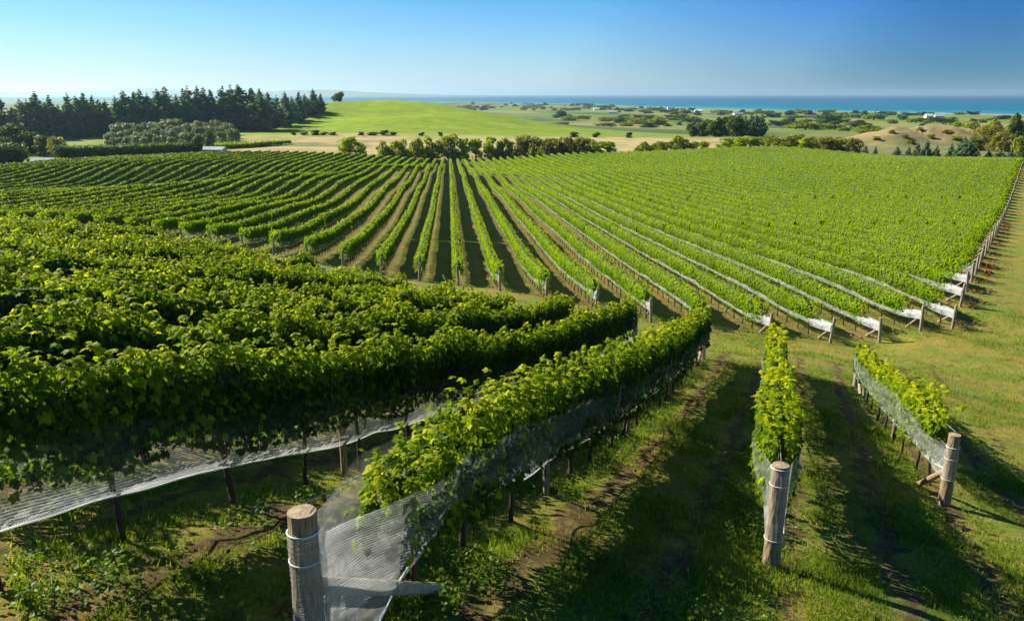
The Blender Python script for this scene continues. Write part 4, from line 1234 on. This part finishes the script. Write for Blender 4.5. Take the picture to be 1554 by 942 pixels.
def hedge(name, pts, h, w, label, cat, dens=60, seed=1):
    r = np.random.default_rng(seed)
    p0 = np.array(pts[0], float)
    root = empty(name, (p0[0], p0[1], float(H(np.array([p0[0]]), np.array([p0[1]]))[0])), label, cat)
    for a, b in zip(pts[:-1], pts[1:]):
        R = Row(a, b, seed * 3.3, w=w / 2, top=h, bot=0.1, start_gap=0, end_gap=0)
        R.shape = lambda s, R=R: (R.w * (1 + 0.12 * noise1(s / 3, R.seed)), R.top * (1 + 0.05 * noise1(s / 4, R.seed + 2)), np.full(np.shape(s), 0.05))
        canopy(R, "foliage", root, dens * 1.8, 0.42, (T_TRI_V, T_TRI_F), M_TREE, M_CORE, 1.5, s0=0, s1=R.L, tint0=0.4)
    return root
A = at(82, 238, 236); B = at(300, 219, 262)
hedge("shelter_hedge", [(A[0], A[1]), (B[0], B[1])], 3.9, 2.2, "long clipped dark shelter hedge along the left far edge of the vines", "hedge", seed=2)
A = at(-60, 255, 190); B = at(44, 246, 200)
hedge("shelter_hedge", [(A[0], A[1]), (B[0], B[1])], 5.6, 3.0, "short dark shelter hedge at the left picture edge, left of the gap", "hedge", seed=3)
# a second small block of vines beyond the hedge
BG = "vine rows of the small block beyond the long hedge"
for i in range(16):
    a = at(168 + i * 9, 214.5 - i * 0.3, 300); X0, Y0 = a[0], 282 + i * 1.2
    R = Row((X0, Y0), (X0 + 22, Y0 + 44), 300 + i, w=0.5, top=1.9, bot=0.4, start_gap=0, end_gap=0)
    root = vine_root(R.p0, "vine row of the small block beyond the long hedge, %s from its left" % ordinal(i + 1), BG)
    canopy(R, "canopy", root, 10, 0.55, (T_TRI_V, T_TRI_F), M_VINE_FAR, M_CORE_FAR, 2.0, s0=0, s1=R.L)

# ------------------------------------------------------------------ buildings
def building(name, x, y, lx, ly, hw, hr, rz, wall_m, roof_m, label, group=None, nwin=4):
    z = float(H(np.array([x]), np.array([y]))[0])
    e = empty(name, (x, y, z), label, "building", group); e.rotation_euler = (0, 0, rz)
    a, b = lx / 2, ly / 2
    V = np.array([(-a, -b, -1), (a, -b, -1), (a, b, -1), (-a, b, -1), (-a, -b, hw), (a, -b, hw), (a, b, hw), (-a, b, hw), (-a, 0, hw + hr), (a, 0, hw + hr)])
    Q = np.array([(0, 1, 5, 4), (1, 2, 6, 5), (2, 3, 7, 6), (3, 0, 4, 7)]); T = np.array([(5, 6, 9), (7, 4, 8)])
    put("wall", make_mesh("wall", V, [Q, T], wall_m), e)
    o = 0.5; t = 0.18
    def slab(s):
        return [(-a - o, s * (b + o), hw - o * hr / b + .05), (a + o, s * (b + o), hw - o * hr / b + .05), (a + o, 0, hw + hr + .05), (-a - o, 0, hw + hr + .05)]
    V = []; 
    for s in (-1, 1):
        q = slab(s); V += q + [(p[0], p[1], p[2] + t) for p in q]
    Q = []
    for k in (0, 8): Q += [(k, k + 1, k + 2, k + 3), (k + 4, k + 5, k + 6, k + 7), (k, k + 1, k + 5, k + 4), (k + 1, k + 2, k + 6, k + 5), (k + 3, k, k + 4, k + 7)]
    put("roof", make_mesh("roof", np.array(V), np.array(Q), roof_m), e)
    for i in range(nwin):
        wx = -a + lx * (i + 0.5) / nwin; ww = lx / nwin * 0.22; zb, zt = hw * 0.35, hw * 0.75
        V = np.array([(wx - ww, -b - .04, zb), (wx + ww, -b - .04, zb), (wx + ww, -b - .04, zt), (wx - ww, -b - .04, zt), (wx - ww, -b + .1, zb), (wx + ww, -b + .1, zb), (wx + ww, -b + .1, zt), (wx - ww, -b + .1, zt)])
        Q = np.array([(0, 1, 2, 3), (0, 4, 5, 1), (3, 2, 6, 7), (0, 3, 7, 4), (1, 5, 6, 2)])
        put("window", make_mesh("window", V, Q, M_WINDOW), e)
    return e

A = at(318, 214, 268)
building("farm_shed", A[0] + 0.5, A[1] + 1, 8, 4, 1.3, 0.7, -0.15, M_TANWALL, M_ROOFGREY, "small pale-roofed shed where the dry paddock meets the vines", nwin=2)
A = at(64, 237, 205)
building("farm_shed", A[0], A[1], 4.5, 3, 1.0, 0.5, 0.3, M_TANWALL, M_ROOFGREY, "low pale-roofed shed in the gap between the left hedges", nwin=1)
HG = "buildings on the coastal plain"
def plain_Y(v):   # depth of the plain surface seen at image row v
    Ys = np.arange(450, 4500, 10.0)
    zz = np.interp(Ys, [200, 300, 400, 600, 900, 1700, 6500], [-20.5, -20.7, -21, -27, -33, -42, -44.4])
    _, b = ratios(777, v)
    i = np.argmin(np.abs(zz / Ys - b)); return float(Ys[i])
for i, (u, vb, wpx, hpx, lab, roof) in enumerate([
        (1290, 186, 30, 5, "long white shed among paddocks left of the tan hillock", M_ROOFGREY), (1409, 179, 10, 6, "white house left of the pair near the shore at right", M_WHITE), (1425, 179, 12, 5, "white house right of the pair near the shore at right", M_ROOFGREY),
        (1225, 178, 22, 3, "low reddish-roofed building left of the long white shed", M_ROOFRED), (1120, 175, 14, 4, "pale house behind the dark clump of trees", M_ROOFGREY), (1335, 173, 8, 4, "tiny white house on the shore strip", M_WHITE),
        (1003, 165, 10, 3, "pale house near the shore above the right end of the hill", M_WHITE), (1018, 166, 10, 4, "larger pale house near the shore, second from the hill", M_ROOFGREY), (985, 164, 10, 3, "small pale shore house nearest the hill", M_ROOFGREY), (930, 172, 12, 3, "pale-roofed farmhouse left of the shore houses", M_ROOFGREY),
        (965, 176, 10, 3, "red-roofed farmhouse among trees below the shore houses", M_ROOFRED), (1060, 170, 12, 3, "pale farm building left above the dark clump", M_WHITE), (905, 167, 8, 3, "tiny pale house at the left end of the shore village", M_WHITE)]):
    Y = plain_Y(vb); x = px_x(u, vb, Y)
    building("farm_building" if i in (0, 3) else "house", x, Y, wpx * Y / F, 9, hpx * Y / F * 0.6, hpx * Y / F * 0.45, rr.uniform(-0.2, 0.2), M_WHITE, roof, lab, HG)

# trees scattered over the plain: small, each one mesh
def plain_trees():
    G = "small trees dotted over the coastal plain"
    variants = []
    for i in range(5):
        r = np.random.default_rng(400 + i)
        n = 9 if i < 3 else 16
        wd = 4.0 if i < 3 else 9.0
        cs = [(r.uniform(-1, 1) * wd * 0.7, r.uniform(-1, 1) * 3, r.uniform(2, 7)) for _ in range(n)]
        rs = [r.uniform(1.3, 2.6) for _ in range(n)]
        V, Fc, T = blob_crown(700, 1.2, cs, rs, 400 + i, 0.9)
        tv, tq, tt = tube([(0, 0, -1), (0, 0, 5)], [0.4, 0.2], 5)
        allV = np.concatenate([V, tv]); 
        me = make_mesh("tree", allV, [Fc, tq + len(V)], [M_TREE if i % 2 == 0 else M_SHRUB, M_TRUNK], {"tint": np.concatenate([T, np.zeros(len(tv))])}, mat_idx=np.concatenate([np.zeros(len(Fc), int), np.ones(len(tq), int)]))
        variants.append(me)
    r = random.Random(77); count = 0
    bands = [(690, 930, 157.5, 168, 80), (930, 1400, 164, 175, 80), (1150, 1554, 172, 196, 52), (940, 1060, 172, 192, 24), (850, 1010, 176, 196, 16), (1200, 1330, 186, 205, 14)]
    names = ['in the hazy strip by the shore above the green hill', 'in the tree line along the shore', 'among the paddocks at right', 'between the hill and the dark clump', 'just past the right end of the hill', 'around the long white shed']
    for bi, (u0, u1, v0, v1, n) in enumerate(bands):
        kk_ = 0
        for u in sorted(r.uniform(u0, u1) for _ in range(n)):
            v = r.uniform(v0, v1)
            Y = plain_Y(v); t = ratios(u, v)[0]
            if Y > float(coast(np.array(t))) - 60: continue
            x = t * Y
            if float(hill_green(np.array([x]), np.array([Y]))[0]) > 1.5 and Y < 800: continue
            z = float(H(np.array([x]), np.array([Y]))[0])
            o = bpy.data.objects.new("tree", variants[r.randrange(5)])
            o.location = (x, Y, z - 0.3); o.rotation_euler = (0, 0, r.uniform(-0.4, 0.4)); s = r.uniform(0.7, 1.45) * (1.0 if Y > 900 else 0.7)
            o.scale = (s * r.uniform(1.2, 2.8), s, s * r.uniform(0.55, 0.95))
            kk_ += 1; link(o, None, "small tree %s, %s from left" % (names[bi], ordinal(kk_)), "tree", G)
plain_trees()

# ------------------------------------------------------------------ grass and weeds on the near ground
def grass():
    r = np.random.default_rng(12)
    def scatter(n, ymin, ymax, size, wide, tmpl, name, label, tintb):
        # density falls with distance
        y = ymin + (ymax - ymin) * r.uniform(0, 1, n * 3) ** 1.25
        t = r.uniform(-0.72, 0.78, n * 3)
        x = t * y
        m = noise2(x / 1.6, y / 1.6, 21) + 0.6 * noise2(x / 0.5, y / 0.5, 22)
        lat1 = (x * C1 - y * S1 + 2.94) / SPC
        f = np.abs(lat1 - np.round(lat1))
        rowgreen = np.where((x * C1 - y * S1 < 4.5) & (y < 29), np.where(f < 0.16, 0.45, np.where(f < 0.32, -0.65, 0.25)), 0.08)
        p = 1 / (1 + np.exp(-4 * (m + rowgreen - 0.05)))
        keep = r.uniform(0, 1, n * 3) < p
        x, y, p = x[keep][:n], y[keep][:n], p[keep][:n]
        z = H(x, y)
        P = np.stack([x, y, z + 0.0], 1)
        nn = len(x)
        nrm = r.normal(0, 1, (nn, 3)); nrm[:, 2] = 0.25
        tip = np.stack([r.normal(0, 0.6, nn), r.normal(0, 0.6, nn), np.ones(nn)], 1)
        sz = size * (0.5 + r.uniform(0, 1, nn)) * (1 + 0.035 * y)
        tv = tmpl.copy(); tv[:, 0] *= wide
        tint = np.clip(tintb + 0.18 * r.normal(0, 1, nn) - 0.25 * (p - 0.5) + 0.2 * noise2(x / 0.8, y / 0.8, 30), 0, 1)
        return cloud(P, nrm, tip, sz, tv, T_TRI_F, tint)
    V1, F1, T1 = scatter(230000, 4, 42, 0.042, 1.7, T_BLADE_V, "", "", 0.56)
    V2, F2, T2 = scatter(70000, 4, 22, 0.06, 1.3, T_BLADE_V, "", "", 0.47)
    V = np.concatenate([V1, V2]); Fc = np.concatenate([F1, F2 + len(V1)])
    put("grass", make_mesh("grass", V, Fc, M_GRASS, {"tint": np.concatenate([T1, T2])}), kind="stuff", label="short patchy grass growing between the near vine rows", cat="grass")
    # broad-leaved weeds in clumps
    n = 2600
    y = 4 + 26 * r.uniform(0, 1, n) ** 1.3; x = r.uniform(-0.72, 0.78, n) * y
    lat1 = (x * C1 - y * S1 + 2.94) / SPC; f = np.abs(lat1 - np.round(lat1))
    keep = (noise2(x / 1.3, y / 1.3, 44) > -0.15) & (((x * C1 - y * S1 < 4.5) & (f < 0.26) & (y < 28)) | (r.uniform(0, 1, n) < 0.10))
    x, y = x[keep], y[keep]; z = H(x, y)
    k = 30; N_ = len(x)
    X = np.repeat(x, k) + r.normal(0, 0.10, N_ * k); Yy = np.repeat(y, k) + r.normal(0, 0.10, N_ * k)
    Z = np.repeat(z, k) + np.abs(r.normal(0, 0.05, N_ * k)) + 0.03
    P = np.stack([X, Yy, Z], 1)
    nrm = r.normal(0, 0.5, (N_ * k, 3)) + np.array([0, 0, 1]); tip = r.normal(0, 1, (N_ * k, 3)) + np.array([0, 0, 0.3])
    V, Fc, T = cloud(P, nrm, tip, 0.036 * r.uniform(0.5, 1.6, N_ * k), T_KITE_V, T_KITE_F, np.clip(0.34 + 0.15 * r.normal(0, 1, N_ * k), 0, 1))
    put("weeds", make_mesh("weeds", V, Fc, M_GRASS, {"tint": T}), kind="stuff", label="low broad-leaved green weeds under the near vine rows", cat="weeds")
    # russet dock plants at the boundary posts
    Ps = []
    for k_ in list(range(9, 26)):
        Y0 = 38.0 if k_ == 9 else (0.41 + 2.507 * k_ - 22.45 + BND * 38.96) / (BND + 0.0777)
        X0 = 0.41 - 0.0777 * Y0 + 2.507 * k_
        if r.uniform() < 0.7 or k_ < 13:
            m = int(r.integers(20, 70)); a = r.normal(0, 0.28, (m, 2)); Ps.append(np.stack([X0 + 0.5 + a[:, 0], Y0 - 0.3 + a[:, 1], np.abs(r.normal(0.15, 0.15, m))], 1))
    P = np.concatenate(Ps); P[:, 2] += H(P[:, 0], P[:, 1])
    V, Fc, T = cloud(P, r.normal(0, 1, P.shape), r.normal(0, .5, P.shape) + np.array([0, 0, 1]), 0.22 * r.uniform(0.5, 1.3, len(P)), T_TRI_V * np.array([0.5, 1, 1]), T_TRI_F, r.uniform(0, 1, len(P)))
    put("dock_weeds", make_mesh("dock_weeds", V, Fc, M_REDWEED, {"tint": T}), kind="stuff", label="reddish dead dock weeds round the boundary end posts", cat="weeds")
grass()

# ------------------------------------------------------------------ haze
def haze(density=0.00006):
    x0, x1, y0, y1, z0, z1 = -48000, 48000, -60, 39000, -52, 130
    V = np.array([(x, y, z) for z in (z0, z1) for y in (y0, y1) for x in (x0, x1)], float)
    Q = np.array([(0, 2, 3, 1), (4, 5, 7, 6), (0, 1, 5, 4), (2, 6, 7, 3), (0, 4, 6, 2), (1, 3, 7, 5)])
    m, nt, out = mat("haze_air")
    v = N(nt, "ShaderNodeVolumePrincipled"); v.inputs["Density"].default_value = density
    v.inputs["Color"].default_value = (0.60, 0.86, 1.0, 1); v.inputs["Anisotropy"].default_value = 0.5
    nt.links.new(v.outputs[0], out.inputs["Volume"])
    put("haze", make_mesh("haze", V, Q, m), kind="stuff", label="thin pale sea haze over the whole landscape")
haze()
